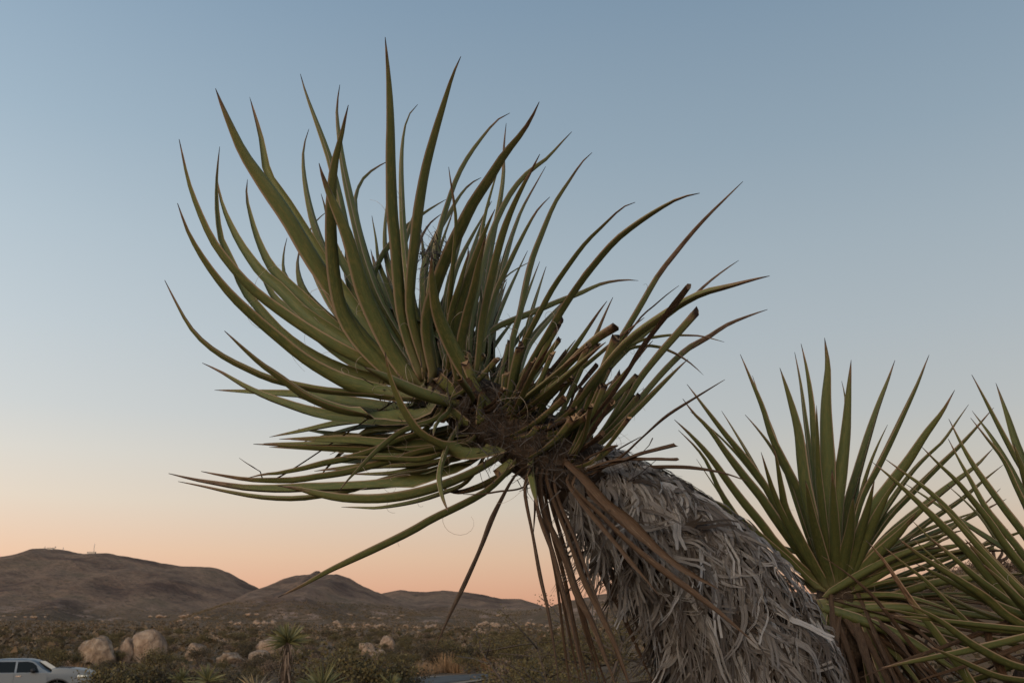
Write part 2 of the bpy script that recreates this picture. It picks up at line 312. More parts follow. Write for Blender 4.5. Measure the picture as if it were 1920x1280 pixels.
# kind: g green, y yellow-green; a number after the letter = where along the leaf the dry tip starts (percent); c cut short; d dead
# sign: + tip towards the camera, - away, 0 in the picture plane; points run tip -> base
LEAVES_MAIN = """
+ 36 g 404,166 434,231 462,287 500,341 544,403 590,480 622,530 660,600 720,668
- 26 g 468,182 487,253 500,319 531,366 570,430 620,510 690,610 750,680
0 30 g 336,261 347,322 362,375 394,450 434,506 475,550 519,584 566,616 612,644 660,669 740,705
+ 29 g 333,381 350,434 381,491 425,550 469,594 519,637 566,675 612,703 659,722 760,738
- 19 g 412,275 406,320 404,360 405,400 412,450 431,490 455,545 485,582 522,622 566,655 620,682 680,702 750,715
- 25 g 406,330 412,370 425,410 450,460 487,510 519,537 559,578 612,615 660,645 740,690
- 22 g 464,336 461,369 469,409 481,450 503,497 535,530 580,572 630,615 740,680
- 22 g 466,470 488,512 512,559 552,594 605,640 670,678 750,700
- 28 g 563,139 575,175 591,216 609,262 622,300 640,370 655,440 680,520 720,600 770,680
- 30 g 637,159 633,206 638,253 647,310 660,370 674,430 692,500 722,580 775,670
+ 34 g 653,197 644,250 633,300 628,350 627,425 630,480 636,535 650,590 690,650 760,712
- 27 g 579,242 570,281 573,331 584,387 600,440 620,490 655,570 730,665
+ 36 g90 598,306 612,341 630,381 655,434 672,490 690,550 714,605 744,666 788,722
- 24 g 730,301 708,314 690,328 676,346 668,375 672,410 684,460 706,530 745,620 790,690
+ 32 g 722,70 728,112 734,175 737,237 738,300 741,394 746,450 751,525 760,603 790,700
- 21 g 783,196 766,219 758,253 755,300 756,360 760,440 768,525 774,600 800,690
+ 30 g 864,106 850,144 834,200 819,253 803,316 792,378 784,440 776,509 774,587 800,690
- 22 g 956,212 931,228 900,266 875,303 856,341 840,387 825,440 812,520 806,600 825,700
+ 38 g 1011,191 997,225 975,259 950,291 922,337 891,384 868,431 846,475 824,530 804,603 815,700
- 20 g85 949,231 946,280 946,330 938,390 926,450 914,520 902,600 890,690
- 26 g 1072,247 1050,272 1025,300 991,326 966,355 944,392 920,450 900,530 884,620 880,700
+ 24 g88 1012,289 997,322 981,353 960,400 944,447 928,509 908,600 894,700
- 18 g84 1023,312 1006,344 981,391 966,431 950,480 930,560 908,650 900,710
0 20 g86 1031,369 1009,394 991,425 969,469 950,509 931,550 912,620 900,690
0 25 g88 1110,286 1091,306 1066,344 1041,384 1019,437 1000,487 987,540 976,592 962,640 954,720
0 20 g87 1191,379 1166,391 1131,425 1100,456 1069,497 1037,544 1006,602 982,650 966,720
+ 25 g92 1312,362 1275,373 1237,394 1191,425 1153,456 1112,503 1081,544 1054,585 1026,632 997,680 970,735
- 17 g85 1197,526 1169,526 1128,534 1087,553 1050,567 994,591 955,606 916,628 880,690
- 9 g 997,489 972,503 950,519 930,545 905,600
- 8 g 942,600 916,603 890,630
- 8 g 962,617 935,612 900,625
0 24 y60 1393,340 1362,372 1331,403 1300,437 1269,475 1237,516 1206,569 1184,606 1163,640 1120,715 1070,790
- 17 y78 1385,488 1356,509 1325,534 1298,560 1255,592 1205,632 1150,685 1080,770
+ 27 y84 1443,517 1409,527 1362,541 1319,553 1281,572 1237,600 1191,633 1160,662 1115,715 1060,790
+ 27 d0c 1293,540 1269,572 1237,612 1206,653 1178,698 1148,742 1119,778 1080,830
0 27 yc 1309,588 1269,632 1237,668 1200,714 1169,765 1130,815 1090,850
- 22 y64 1439,580 1403,594 1362,612 1325,637 1287,659 1244,700 1200,750 1155,797 1100,850
- 10 g80 1358,641 1316,631 1281,630 1244,631 1190,645 1130,690
- 10 g80 1319,703 1294,681 1262,662 1222,650 1170,660 1110,710
- 14 d0 1273,535 1250,553 1225,575 1206,591 1188,614 1160,650
+ 28 gc 1157,617 1125,636 1090,664 1050,705 1000,775
+ 29 gc 1161,633 1146,669 1128,712 1108,752 1070,830
- 16 gc 1084,657 1056,675 1030,705 990,742
+ 27 gc 1037,705 1024,737 1010,775 1000,810
0 22 gc 1077,711 1053,725 1028,750 1005,790
- 12 g 1138,724 1116,741 1084,757 1040,785
- 24 gc 1033,643 1014,672 990,706 970,745
- 13 gc 1017,691 1003,712 985,740
0 27 gc 981,649 971,684 964,712 955,750
- 17 g 1062,560 1036,596 1008,630 990,658 968,720
+ 31 g91 809,476 814,525 824,578 842,625 867,675 891,716 912,765
+ 23 y94 683,688 712,703 744,719 781,737 822,751 860,760
+ 26 g93 722,660 727,700 740,740 757,776 778,806 802,824 840,840 894,845 955,832
+ 27 gc 824,777 850,781 875,797 902,806 945,798
+ 25 gc 818,711 837,728 858,746 885,765
+ 25 gc 955,697 950,728 945,762 948,795
+ 21 gc 956,762 956,785 958,815
+ 24 yc 910,666 899,682 886,702 876,725
+ 25 yc 929,882 948,868 964,860 982,866 1002,858 1020,840
+ 29 yc 1008,868 1028,872 1048,885 1060,870
+ 23 yc 1012,834 1030,848 1050,858
+ 16 g85 1009,950 1003,912 998,884 1000,855
+ 17 g88 841,960 831,928 827,891 834,858 848,822
+ 14 g 812,818 822,792 840,775
0 25 g 309,525 328,566 353,612 381,644 419,672 462,694 503,712 550,724 612,735 700,742 790,750
+ 28 y95 421,620 450,650 487,684 519,707 550,731 581,750 628,768 675,777 730,774 800,768
0 22 g 379,680 416,700 456,725 494,744 537,760 581,774 628,782 720,785 800,775
- 20 g 402,731 441,734 487,737 550,741 612,745 669,757 770,765
- 24 g 540,738 590,752 640,762 690,766 780,768
- 18 g 505,819 550,812 597,803 644,794 691,789 790,785
- 15 g 569,828 612,817 659,806 710,797 800,788
- 9 g 618,852 641,841 665,829 700,815 780,795
- 25 g 600,893 615,876 638,853 668,826 700,809 780,792
0 21 g 466,895 495,890 519,889 566,881 612,870 653,862 700,847 744,828 800,805
0 23 g84 377,883 409,891 456,900 494,903 550,903 597,896 644,889 691,877 744,862 800,845 880,830
- 11 d0 448,858 469,872 491,885 520,897
+ 23 g80 316,887 362,900 409,909 456,917 519,920 566,918 612,917 681,914 737,908 781,897 825,882 900,855
- 19 g86 334,902 378,912 425,923 487,934 550,937 597,932 660,920 740,895 840,870
+ 28 g 520,910 559,918 597,929 644,938 700,940 750,935 800,923 850,905 900,880 945,850
- 13 g 640,950 675,952 712,953 775,943 830,926 880,900
0 21 y70 828,914 848,923 869,924 900,915 931,900 960,880
0 9 d0 868,926 900,927 935,922 985,912
+ 25 g90 521,1119 565,1100 612,1075 659,1053 700,1034 769,1000 812,975 869,947 916,919 960,875
+ 17 g 635,920 653,900 675,878 700,853 726,830 760,808 820,785
- 9 g 730,856 744,837 770,815
- 17 g 809,869 840,866 880,850
- 30 g 563,460 560,500 573,545 603,585 640,620 710,675
- 19 g 538,446 533,475 534,509 547,534 562,556 590,585 670,650
- 15 g 615,395 598,410 584,428 578,455 590,500 640,590
- 13 g 697,404 706,447 713,494 729,535 760,620
- 21 g 836,374 800,398 762,428 735,458 712,492 702,540 720,620
- 23 g 902,333 881,347 862,370 845,400 822,440 800,500 800,600
+ 12 g84 841,313 847,347 854,387 857,425 851,500 843,590 850,680
- 19 g70 829,400 805,422 788,455 780,503 776,560 800,650
0 31 g 928,392 906,450 886,510 868,570 852,640 860,710
+ 27 g 912,440 902,490 893,540 880,590 868,650 878,720
- 10 d0 905,480 896,525 886,575 872,640
- 22 g 700,480 720,540 750,600 790,680
- 24 g 640,470 660,540 700,610 770,690
- 24 g 790,430 800,500 810,580 830,680
0 22 g 880,470 866,530 850,590 845,680
- 22 g 975,400 955,470 930,560 905,680
- 24 g 940,480 930,540 915,610 900,700
"""
DEAD_MAIN = """
0 13 d 1359,711 1322,735 1294,753 1247,784 1200,825 1166,856 1110,890
0 10 d 1202,818 1169,837 1137,856 1100,880
+ 15 dc 1269,836 1231,845 1200,853 1153,870 1097,884
0 11 dc 1270,863 1216,862 1153,864 1100,880
0 10 dc 1156,837 1125,848 1095,865
0 14 d 1405,903 1359,888 1312,880 1266,877 1187,878 1125,884 1080,890
+ 26 d 815,1216 841,1161 872,1099 906,1021 931,958 966,892
+ 16 d 1049,1300 1041,1217 1030,1146 1016,1083 1001,1005 986,925 990,890
+ 19 d 1100,1300 1076,1177 1056,1099 1037,1030 1010,955 1005,890
+ 27 d 1165,1310 1142,1245 1113,1165 1087,1114 1059,1036 1022,958 1015,895
+ 22 d 1190,1310 1160,1217 1128,1146 1097,1083 1066,1005 1037,930 1025,890
0 22 d 1215,1260 1170,1161 1128,1083 1097,1005 1066,945 1050,900
0 20 d 1202,1192 1162,1106 1125,1034 1080,945 1065,900
+ 21 d 1418,1207 1344,1147 1297,1112 1234,1066 1175,1016 1125,966 1072,915
+ 26 d 1348,1104 1281,1066 1234,1028 1187,981 1141,944 1103,903 1060,865
+ 12 d 1218,1025 1187,1000 1150,965 1110,930
- 18 d 1110,1310 1085,1200 1060,1080 1035,985 1020,900
- 18 d 1150,1320 1110,1200 1080,1090 1050,990 1030,910
- 20 d 1200,1330 1150,1200 1110,1100 1070,1000 1040,920
0 16 d 1072,1310 1060,1210 1048,1110 1032,1020 1010,920
0 13 d 1130,1030 1170,1015 1190,995
- 20 d 1240,1310 1190,1210 1150,1120 1100,1020 1060,930
- 18 d 1130,1300 1105,1200 1080,1110 1055,1010 1030,920
0 15 d 1260,1240 1200,1150 1150,1060 1100,980 1065,920
- 17 d 1090,1290 1070,1190 1050,1090 1030,1000 1012,910
+ 12 d 1130,1150 1105,1080 1080,1010 1050,940 1040,900
+ 13 d 1240,1120 1190,1060 1140,1000 1090,940 1065,905
0 12 d 1000,1000 1003,970 1006,930 1010,890
"""
def stem_curve(px, ds, ground_xy, rads, n=44):
    C = [(*P(x, y, d), r) for (x, y), d, r in zip(px, ds, rads)]
    C.append((ground_xy[0], ground_xy[1], Zg(*ground_xy)-.05, rads[-1]))
    q = spline(C, n); return q[:, :3], q[:, 3]
def trunk_mesh(C, rad, mat, nseg=18, rough=.18):
    V = []; Fc = []; T = np.gradient(C, axis=0)
    for i, p in enumerate(C):
        t = Vector(T[i]).normalized(); a = t.cross(Vector((0, 1, .1))).normalized(); b = t.cross(a)
        for j in range(nseg):
            q = 2*math.pi*j/nseg; k = 1+rough*noise.noise((i*.9, math.cos(q)*2.2, math.sin(q)*2.2))+rough*.6*noise.noise((i*3.1, j*1.7, 2))
            V.append(Vector(p)+(a*math.cos(q)+b*math.sin(q))*rad[i]*k)
    n_ = len(C)
    for i in range(n_-1):
        for j in range(nseg): Fc.append((i*nseg+j, i*nseg+(j+1) % nseg, (i+1)*nseg+(j+1) % nseg, (i+1)*nseg+j))
    Fc.append(tuple(range(nseg-1, -1, -1))); Fc.append(tuple((n_-1)*nseg+j for j in range(nseg)))
    return V, Fc
def make_leaves(root, txt, D0, L, stem_px, mat, axis_dir, axis_pt, bias=.8, prof=None, dry=False):
    o = np.array(root.location); ax = np.array(axis_dir, float); ax /= np.linalg.norm(ax)
    sp = spline(stem_px, 30)
    for sg, wpx, kind, px in parse(txt):
        px = px[::-1]; b = np.array(px[0]); q = sp[np.argmin(np.linalg.norm(sp-b, axis=1))]
        px = [tuple(q*.8+b*.2)] + px if np.linalg.norm(q-b) > 12 else px
        s = {'+': 1, '-': -1, '0': random.choice((-.35, .35))}[sg]
        cut = kind.endswith('c'); kk = kind.rstrip('c'); dead = kk[0] == 'd'
        plen = np.linalg.norm(np.diff(np.array(px), axis=0), axis=1).sum()*D0/F
        LL = L*random.uniform(.94, 1.06) if not (cut or dead) else plen*1.06
        if sg == '+' and not dead: LL *= .93
        if wpx < 15 and not dead: LL = max(plen*1.03, L*.7)
        C = px_curve(px, D0 - .035*(1 if s > 0 else -1), LL, 1 if s > 0 else -1, 24, {'+': .20, '-': .40, '0': .12}[sg])
        br = float(kk[1:])/100 if len(kk) > 1 else random.uniform(.89, .96)
        nm = 'dead_leaf' if dead else ('cut_leaf' if cut else 'leaf')
        m = leaf_mesh(nm, C-o, wpx*(.78 if dead else ((1.14 if sg == '+' else (1.0 if wpx >= 24 else 1.1)) if not cut else .95))*depth(C[len(C)//2])/F/2, ax, np.array(axis_pt)-o, [M['dry'] if dead else mat, M['cut']], br, cut, bias, .55 if dead else .62, .25 if dead else .36, dead, prof)
        if kk[0] == 'y':
            a = m.attributes['luv']; 
            arr = np.empty(len(m.vertices)*3, np.float32); a.data.foreach_get('vector', arr); arr[2::3] = 1.0+random.uniform(0, .5); a.data.foreach_set('vector', arr)
        obj(nm, m, root)
        if not dead and not cut and wpx > 15: MARG.setdefault(root.name, []).extend((tuple(m.vertices[i*8+e].co), tuple(m.vertices[i*8+8+e].co)) for i in range(1, 13) for e in (0, 4))
MARG = {}
def fibres(root, spots, count, name='curly_fibres'):
    """thin threads that peel off the leaf margins and curl"""
    V = []; Fc = []
    for _ in range(count):
        a0, a1 = random.choice(MARG[root.name]); p = Vector(a0); tg = (Vector(a1)-p).normalized(); r = random.choice((.006, .008, .011, .015, .02)); turn = random.choice((.2, .3, .4, .5, .6, .8, 1.1))
        c_ = tg.cross(Vector((random.gauss(0, 1), random.gauss(0, 1), random.gauss(0, 1)))).normalized(); dr = Vector((random.gauss(0, .012), random.gauss(0, .012), random.gauss(-.006, .012))); n_ = 13; pts = []
        for i in range(n_):
            t = i/(n_-1); q = t*turn*6.28; k = r*(1+.5*t); pts.append(p + tg*math.sin(q)*k + c_*(1-math.cos(q))*k + dr*t)
        tube(V, Fc, pts, [.00045*(1-.5*i/n_) for i in range(n_)], 3, False)
    return tag(obj(name, mesh(name, V, Fc, M['fibre']), root), kind='stuff')
def thatch(root, C, rad, count, smin, smax, length, width, singles, free=.5, toward=None):
    """dead leaf strips lying back along the trunk, pulled down by gravity"""
    o = Vector(root.location); nC = len(C); T = np.gradient(C, axis=0); T /= np.linalg.norm(T, axis=1)[:, None]
    items = []
    for k in range(count):
        s = random.uniform(smin, smax)*(nC-1); i0 = int(s); p0 = C[i0]; t = T[i0]
        a = np.cross(t, (0, 1, .1)); a /= np.linalg.norm(a); b = np.cross(t, a)
        q = random.uniform(0, 2*math.pi); out = a*math.cos(q)+b*math.sin(q)
        hole = noise.noise((s*.30, math.cos(q)*1.6, math.sin(q)*1.6))
        if hole < -.16 and random.random() < .85: continue
        if out[1] > .45 and random.random() < .8: out = out*np.array((1, -1, 1))
        p = p0 + out*rad[i0]*random.uniform(.86, 1.06)
        d = t*1.0 + out*random.uniform(.0, .35) + np.array((0, 0, -.5)) + rng.normal(0, .28, 3); d /= np.linalg.norm(d)
        ln = length*random.uniform(.45, 1.25); n_ = 9; pts = [p.copy()]; curl = rng.normal(0, .15, 3); lift = random.uniform(.97, 1.10); top = out[2] > .1; thin = random.random() < .55; wav = random.uniform(.2, 1.0); wf = random.uniform(5, 11); wp = random.uniform(0, 6)
        if random.random() < .26: d = d*.5 + np.cross(t, out)*random.choice((-1, 1))*random.uniform(.4, 1.1); d /= np.linalg.norm(d)
        if top: curl *= .6; lift = random.uniform(.96, 1.04)
        for j in range(n_-1):
            d = d + np.array((0, 0, -.16)) + curl + rng.normal(0, .10, 3); d /= np.linalg.norm(d); p = p + d*ln/(n_-1)
            i1 = int(np.argmin(((C-p)**2).sum(1))); v = p-C[i1]; dist = np.linalg.norm(v)
            if dist < rad[i1]*lift: p = C[i1]+v/dist*rad[i1]*lift
            elif top and dist > rad[i1]*1.07: p = C[i1]+v/dist*rad[i1]*1.07
            pts.append(p.copy())
        pts = np.array(pts); i1 = int(np.argmin(((C-pts[4])**2).sum(1))); on = pts[4]-C[i1]; on /= np.linalg.norm(on)
        wd = width*(random.uniform(.2, .5) if thin else random.uniform(.55, 1.35)); Vv = []; lu = []; Ff = []; rn = min(1, max(0, random.gauss(.46, .25)+.35*noise.noise((s*.5, math.cos(q)*2.5, 7+math.sin(q)*2.5)))); tip = random.choice((.15, .35, .6)); fold = random.uniform(-.35, .5)
        tw = random.uniform(-.7, .7); split = random.uniform(.25, .8); gap = random.uniform(.2, 1.1); sl = random.uniform(.8, 1.0)
        for j in range(n_):
            tt = j/(n_-1); tg = pts[min(j+1, n_-1)]-pts[max(j-1, 0)]; tg /= (np.linalg.norm(tg)+1e-9)
            B = np.cross(tg, on); B /= (np.linalg.norm(B)+1e-9); N = np.cross(B, tg)
            an = tw*tt; B2 = B*math.cos(an)+N*math.sin(an); N2 = N*math.cos(an)-B*math.sin(an)
            ww = wd*(1-(1-tip)*tt**1.5)*(.85+.3*random.random()); sh_ = B*math.sin(tt*wf+wp)*wav*ln*.025; g_ = max(0, tt-split)*gap*wd*2
            for x, h, m_ in ((-1, fold*.5, -1), (-.03, 0, -1), (.03, 0, 1), (1, fold*.5, 1)):
                q_ = pts[j] if m_ < 0 else pts[max(0, j-1)]*(1-sl)+pts[j]*sl
                Vv.append(q_+sh_+B2*(x*ww+m_*g_)+N2*(h*ww+m_*g_*.25)); lu.append((x*1.5, tt*ln*9+k, rn))
        for j in range(n_-1):
            Ff += [(j*4, j*4+1, j*4+5, j*4+4), (j*4+2, j*4+3, j*4+7, j*4+6)]
        items.append((np.array(Vv)-np.array(o), Ff, lu, float(pts[4][1])))
    items.sort(key=lambda it: it[3])
    for it in items[:singles]:
        obj('thatch_strip', mesh('thatch_strip', it[0], it[1], M['thatch'], True, {'luv': ('FLOAT_VECTOR', it[2])}), root)
    V = []; Fc = []; lu = []
    for it in items[singles:]:
        b0 = len(V); V += list(it[0]); Fc += [tuple(i+b0 for i in f) for f in it[1]]; lu += it[2]
    if V: tag(obj('thatch', mesh('thatch', V, Fc, M['thatch'], True, {'luv': ('FLOAT_VECTOR', lu)}), root), kind='stuff')

# main yucca: leaning crown at about 2 m
D1 = 2.0
STEM = [(800, 712), (880, 755), (960, 800), (1030, 850), (1090, 895)]
TR = [(1030, 852), (1105, 905), (1200, 972), (1288, 1050), (1362, 1150), (1412, 1290), (1430, 1480)]
gx = P(1435, 1280, 2.06).x
Ct, rad1 = stem_curve([(800, 712), (880, 755), (960, 800)] + TR, [D1]*3 + [2.0, 2.0, 2.02, 2.04, 2.06, 2.07, 2.07], (gx+.02, 2.0), [.035, .066, .080, .082, .086, .106, .130, .158, .185, .19, .2], 60)
y1 = thing('mojave_yucca', (gx+.02, 2.0, Zg(gx+.02, 2.0)), 'large leaning yucca with sprawling green crown and shaggy grey trunk', 'yucca')
o1 = np.array(y1.location)
V, Fc = trunk_mesh(Ct, rad1*.86, M['bark']); V = [Vector(v)-Vector(o1) for v in V]
obj('trunk', mesh('trunk', V, Fc, M['bark']), y1)
AX1 = (Vector(P(780, 690, 1.97))-Vector(P(1050, 870, 2.0))).normalized(); AP1 = tuple(P(960, 800, 2.0))
make_leaves(y1, LEAVES_MAIN, D1, .72, STEM, M['leaf'], AX1, AP1)
FILL = ''
for _ in range(34):
    an = R(random.uniform(62, 138)); l_ = random.uniform(210, 400)*(1-.25*abs(an-1.9)/1.2); bx, by = 840+random.gauss(0, 35), 715+random.gauss(0, 25); ex, ey = bx+l_*math.cos(an), by-l_*math.sin(an); cv = random.uniform(.05, .2)
    FILL += '- %.0f g %.0f,%.0f %.0f,%.0f %.0f,%.0f %.0f,%.0f\n' % (random.uniform(17, 25), ex, ey, bx*.33+ex*.67-cv*l_*.8*abs(math.sin(an)), by*.33+ey*.67+cv*l_*.5, bx*.67+ex*.33-cv*l_*.5, by*.67+ey*.33+cv*l_*.5, bx, by)
for _ in range(14):
    an = R(random.uniform(52, 100)); l_ = random.uniform(170, 310); bx, by = 925+random.gauss(0, 25), 765+random.gauss(0, 12); ex, ey = bx+l_*math.cos(an), by-l_*math.sin(an)
    FILL += '- %.0f g %.0f,%.0f %.0f,%.0f %.0f,%.0f\n' % (random.uniform(16, 23), ex, ey, (bx+ex)/2-12, (by+ey)/2+4, bx, by)
make_leaves(y1, FILL, D1+.03, .6, STEM, M['leaf'], AX1, AP1)
LOWER = ''
for _ in range(16):
    bx, by = 900+random.gauss(0, 40), 815+random.gauss(0, 18); ex, ey = random.uniform(470, 700), random.uniform(800, 925)
    LOWER += '%s %.0f g %.0f,%.0f %.0f,%.0f %.0f,%.0f %.0f,%.0f\n' % (random.choice('--0'), random.uniform(16, 23), ex, ey, ex*.67+bx*.33, ey*.67+by*.33+random.uniform(5, 22), ex*.33+bx*.67, ey*.33+by*.67+random.uniform(8, 26), bx, by)
make_leaves(y1, LOWER, D1+.03, .6, STEM, M['leaf'], AX1, AP1)
STUBS = ''
for _ in range(46):
    t = random.random(); bx, by = np.array([850, 742])*(1-t)+np.array([1090, 880])*t + rng.normal(0, 16, 2); an = random.uniform(-1.3, -.35) if t > .4 else random.uniform(-2.3, -.2)
    l_ = random.uniform(50, 135); ex, ey = bx+l_*math.cos(an), by+l_*math.sin(an)
    STUBS += '%s %.0f %s %.0f,%.0f %.0f,%.0f %.0f,%.0f\n' % (random.choice('++0-'), random.uniform(14, 25), random.choice(('gc', 'gc', 'gc', 'yc', 'dc')), ex, ey, (bx+ex)/2+random.gauss(0, 6), (by+ey)/2+8, bx, by)
for _ in range(34):                                                            # the close fan of leaves and cut leaves on the right
    t = random.random(); bx, by = np.array([960, 760])*(1-t)+np.array([1110, 860])*t + rng.normal(0, 8, 2); an = -R(random.uniform(38, 66)); c_ = random.random() < .6
    l_ = random.uniform(90, 200) if c_ else random.uniform(140, 290); ex, ey = bx+l_*math.cos(an), by+l_*math.sin(an)
    STUBS += '%s %.0f %s %.0f,%.0f %.0f,%.0f %.0f,%.0f\n' % (random.choice('+0--'), random.uniform(15, 24), random.choice(('gc', 'gc', 'yc', 'dc')) if c_ else random.choice(('g', 'y80', 'g70')), ex, ey, (bx+ex)/2+random.gauss(0, 4), (by+ey)/2+random.gauss(3, 4), bx, by)
make_leaves(y1, STUBS, D1-.02, .3, STEM, M['leaf'], AX1, AP1)
make_leaves(y1, DEAD_MAIN, 1.93, .6, [(1000, 870), (1050, 880), (1095, 890)], M['leaf'], AX1, AP1, .8)
thatch(y1, Ct, rad1, 4600, .16, .60, .125, .0072, 290)
fibres(y1, [(720, 720, 60, 50, 1.94), (640, 640, 60, 60, 1.95), (560, 600, 50, 60, 1.97), (720, 770, 60, 50, 1.93), (860, 700, 60, 50, 1.92), (760, 860, 60, 40, 1.95), (850, 430, 70, 90, 1.97), (540, 780, 60, 60, 1.97), (690, 700, 40, 40, 1.9), (1000, 900, 60, 30, 1.95)], 460)
# matted dead fibre in the heart of the crown
def scruff(root, pts, count, ln, wd):
    V = []; Fc = []; lu = []; o = Vector(root.location)
    for _ in range(count):
        x, y, d, s = random.choice(pts); p = Vector(P(x+random.gauss(0, s), y+random.gauss(0, s), d+random.uniform(-.05, .05)))-o
        d1 = Vector((random.gauss(0, 1), random.gauss(0, 1), random.gauss(-.3, 1))).normalized(); sd_ = d1.orthogonal().normalized()*wd*random.uniform(.4, 1.2); cr = Vector((random.gauss(0, 1), random.gauss(0, 1), random.gauss(0, 1)))*ln*.25
        b0 = len(V); l_ = ln*random.uniform(.4, 1.2); rn = random.random()*.3
        for t in (0, .5, 1):
            c_ = p+d1*l_*t+cr*t*t; V += [c_-sd_*(1-.6*t), c_+sd_*(1-.6*t)]; lu += [(-1, t, rn), (1, t, rn)]
        Fc += [(b0, b0+1, b0+3, b0+2), (b0+2, b0+3, b0+5, b0+4)]
    tag(obj('crown_litter', mesh('crown_litter', V, Fc, M['thatch'], False, {'luv': ('FLOAT_VECTOR', lu)}), root), kind='stuff')
scruff(y1, [(900, 740, 1.90, 26), (930, 830, 1.90, 28), (1000, 790, 1.9, 26), (1040, 870, 1.9, 24), (820, 740, 1.95, 28), (880, 770, 1.95, 30), (950, 790, 1.94, 34), (1000, 830, 1.93, 30), (1050, 860, 1.94, 34), (1110, 885, 1.95, 36), (760, 740, 1.97, 30), (1160, 900, 1.97, 30), (815, 480, 2.0, 14)], 950, .045, .0016)

LEAVES_2 = """
0 23 g 1388,664 1406,711 1428,767 1444,820 1469,872 1497,930 1540,1060
- 14 g 1411,704 1422,742 1440,800 1470,880 1530,1050
- 16 g 1434,767 1450,814 1463,857 1500,960 1548,1080
+ 26 g 1462,689 1478,745 1493,807 1500,870 1510,932 1550,1090
- 18 g 1490,660 1500,723 1506,776 1514,839 1530,950 1556,1090
0 23 g 1502,644 1512,701 1519,761 1523,823 1538,950 1560,1090
+ 28 y 1546,633 1551,682 1548,729 1547,776 1550,870 1550,964 1565,1090
+ 15 g 1531,759 1531,807 1534,901 1556,1080
+ 23 g 1596,674 1592,729 1587,807 1578,886 1570,960 1570,1090
- 13 g 1578,714 1586,751 1585,820 1580,920 1572,1080
0 23 g 1678,675 1667,712 1648,765 1629,827 1611,890 1592,960 1576,1090
- 13 g 1664,796 1645,840 1629,884 1605,970 1582,1070
0 26 g 1742,665 1723,718 1698,774 1670,834 1645,884 1614,945 1580,1080
+ 24 g 1790,731 1770,771 1739,815 1707,865 1670,915 1629,975 1585,1085
- 16 g 1816,758 1795,790 1770,827 1739,856 1707,892 1660,960 1598,1060
0 24 g 1863,764 1832,802 1795,843 1754,883 1707,931 1661,980 1590,1080
0 22 g 1862,840 1832,874 1786,910 1739,948 1676,1000 1595,1085
- 19 g 1881,871 1848,899 1801,940 1739,982 1692,1020 1600,1090
- 18 g 1887,935 1826,968 1770,994 1707,1024 1600,1095
0 20 g94 1890,991 1832,1030 1786,1060 1739,1096 1707,1121 1645,1150 1590,1130
- 14 g 1876,915 1830,960 1720,1035 1600,1100
0 23 g 1288,720 1319,764 1356,814 1391,857 1425,903 1480,990 1540,1080
0 23 g 1280,747 1300,776 1328,806 1359,851 1391,894 1425,936 1455,980 1535,1085
- 13 g 1294,771 1322,795 1353,823 1400,875 1470,970 1535,1080
0 25 g 1264,786 1297,820 1328,857 1359,901 1391,944 1425,985 1460,1030 1530,1090
- 19 g 1272,806 1306,842 1325,870 1344,914 1366,950 1395,990 1450,1050 1520,1100
- 9 g 1306,860 1322,885 1345,920 1400,1000
0 15 g 1252,886 1287,907 1319,932 1356,953 1395,982 1470,1045 1530,1100
- 17 g 1353,770 1375,807 1397,845 1419,886 1440,930 1530,1080
0 19 g 1397,777 1419,804 1444,838 1469,881 1497,935 1545,1080
+ 17 g 1427,847 1437,886 1448,923 1472,980 1540,1090
+ 19 g 1450,836 1456,870 1463,917 1476,970 1545,1095
0 20 g 1790,1000 1740,1030 1690,1060 1600,1105
+ 22 g 1720,960 1690,1000 1650,1040 1590,1100
+ 20 g 1640,900 1630,950 1612,1010 1585,1100
+ 20 g 1600,930 1595,990 1585,1040 1572,1110
+ 22 g 1510,900 1520,970 1538,1040 1560,1110
+ 22 g 1680,900 1655,950 1628,1010 1588,1100
+ 20 g 1560,880 1562,960 1566,1040 1570,1110
+ 20 g 1760,930 1710,975 1650,1030 1590,1105
- 20 g 1500,800 1515,880 1535,980 1558,1080
- 20 g 1620,850 1605,920 1592,1000 1576,1090
- 20 g 1560,800 1560,880 1563,980 1568,1090
0 20 d 1680,1180 1640,1150 1590,1115
+ 22 d 1720,1250 1670,1190 1620,1150 1580,1120
+ 22 d 1640,1290 1620,1220 1600,1160 1575,1120
+ 20 d 1560,1300 1565,1220 1570,1160 1570,1115
0 20 g 1780,1190 1720,1160 1650,1130 1590,1110
0 20 g 1820,1130 1750,1120 1670,1112 1590,1108
- 20 g 1800,1080 1740,1090 1670,1100 1590,1105
+ 20 d 1800,1260 1740,1200 1670,1150 1585,1115
0 18 d 1760,1290 1700,1210 1640,1150 1585,1120
0 18 d 1690,1310 1650,1230 1610,1160 1578,1120
- 18 d 1620,1330 1600,1250 1585,1180 1570,1120
"""
for _ in range(84):
    an = R(random.uniform(-95, 28)); l_ = random.uniform(200, 400); bx, by = 1578+random.gauss(0, 18), 1120+random.gauss(0, 25); ex, ey = bx+l_*math.cos(an), by-l_*math.sin(an)
    LEAVES_2 += '%s %.0f %s %.0f,%.0f %.0f,%.0f %.0f,%.0f\n' % (random.choice('+0-'), random.uniform(13, 20), (random.choice('dddg') if an < -.35 else random.choice(('g', 'g', 'g', 'd'))), ex, ey, (bx+ex)/2, (by+ey)/2-random.uniform(0, 20), bx, by)
D2 = 2.8
STEM2 = [(1568, 1060), (1572, 1110), (1590, 1190)]
g2 = P(1600, 1250, 2.82)
y2 = thing('mojave_yucca', (g2.x, g2.y, Zg(g2.x, g2.y)), 'upright yucca with straight spiky dark green leaves behind the shaggy trunk', 'yucca')
C2, r2 = stem_curve(STEM2 + [(1600, 1330)], [2.8, 2.8, 2.81, 2.82], (g2.x, g2.y), [.04, .07, .10, .12, .13])
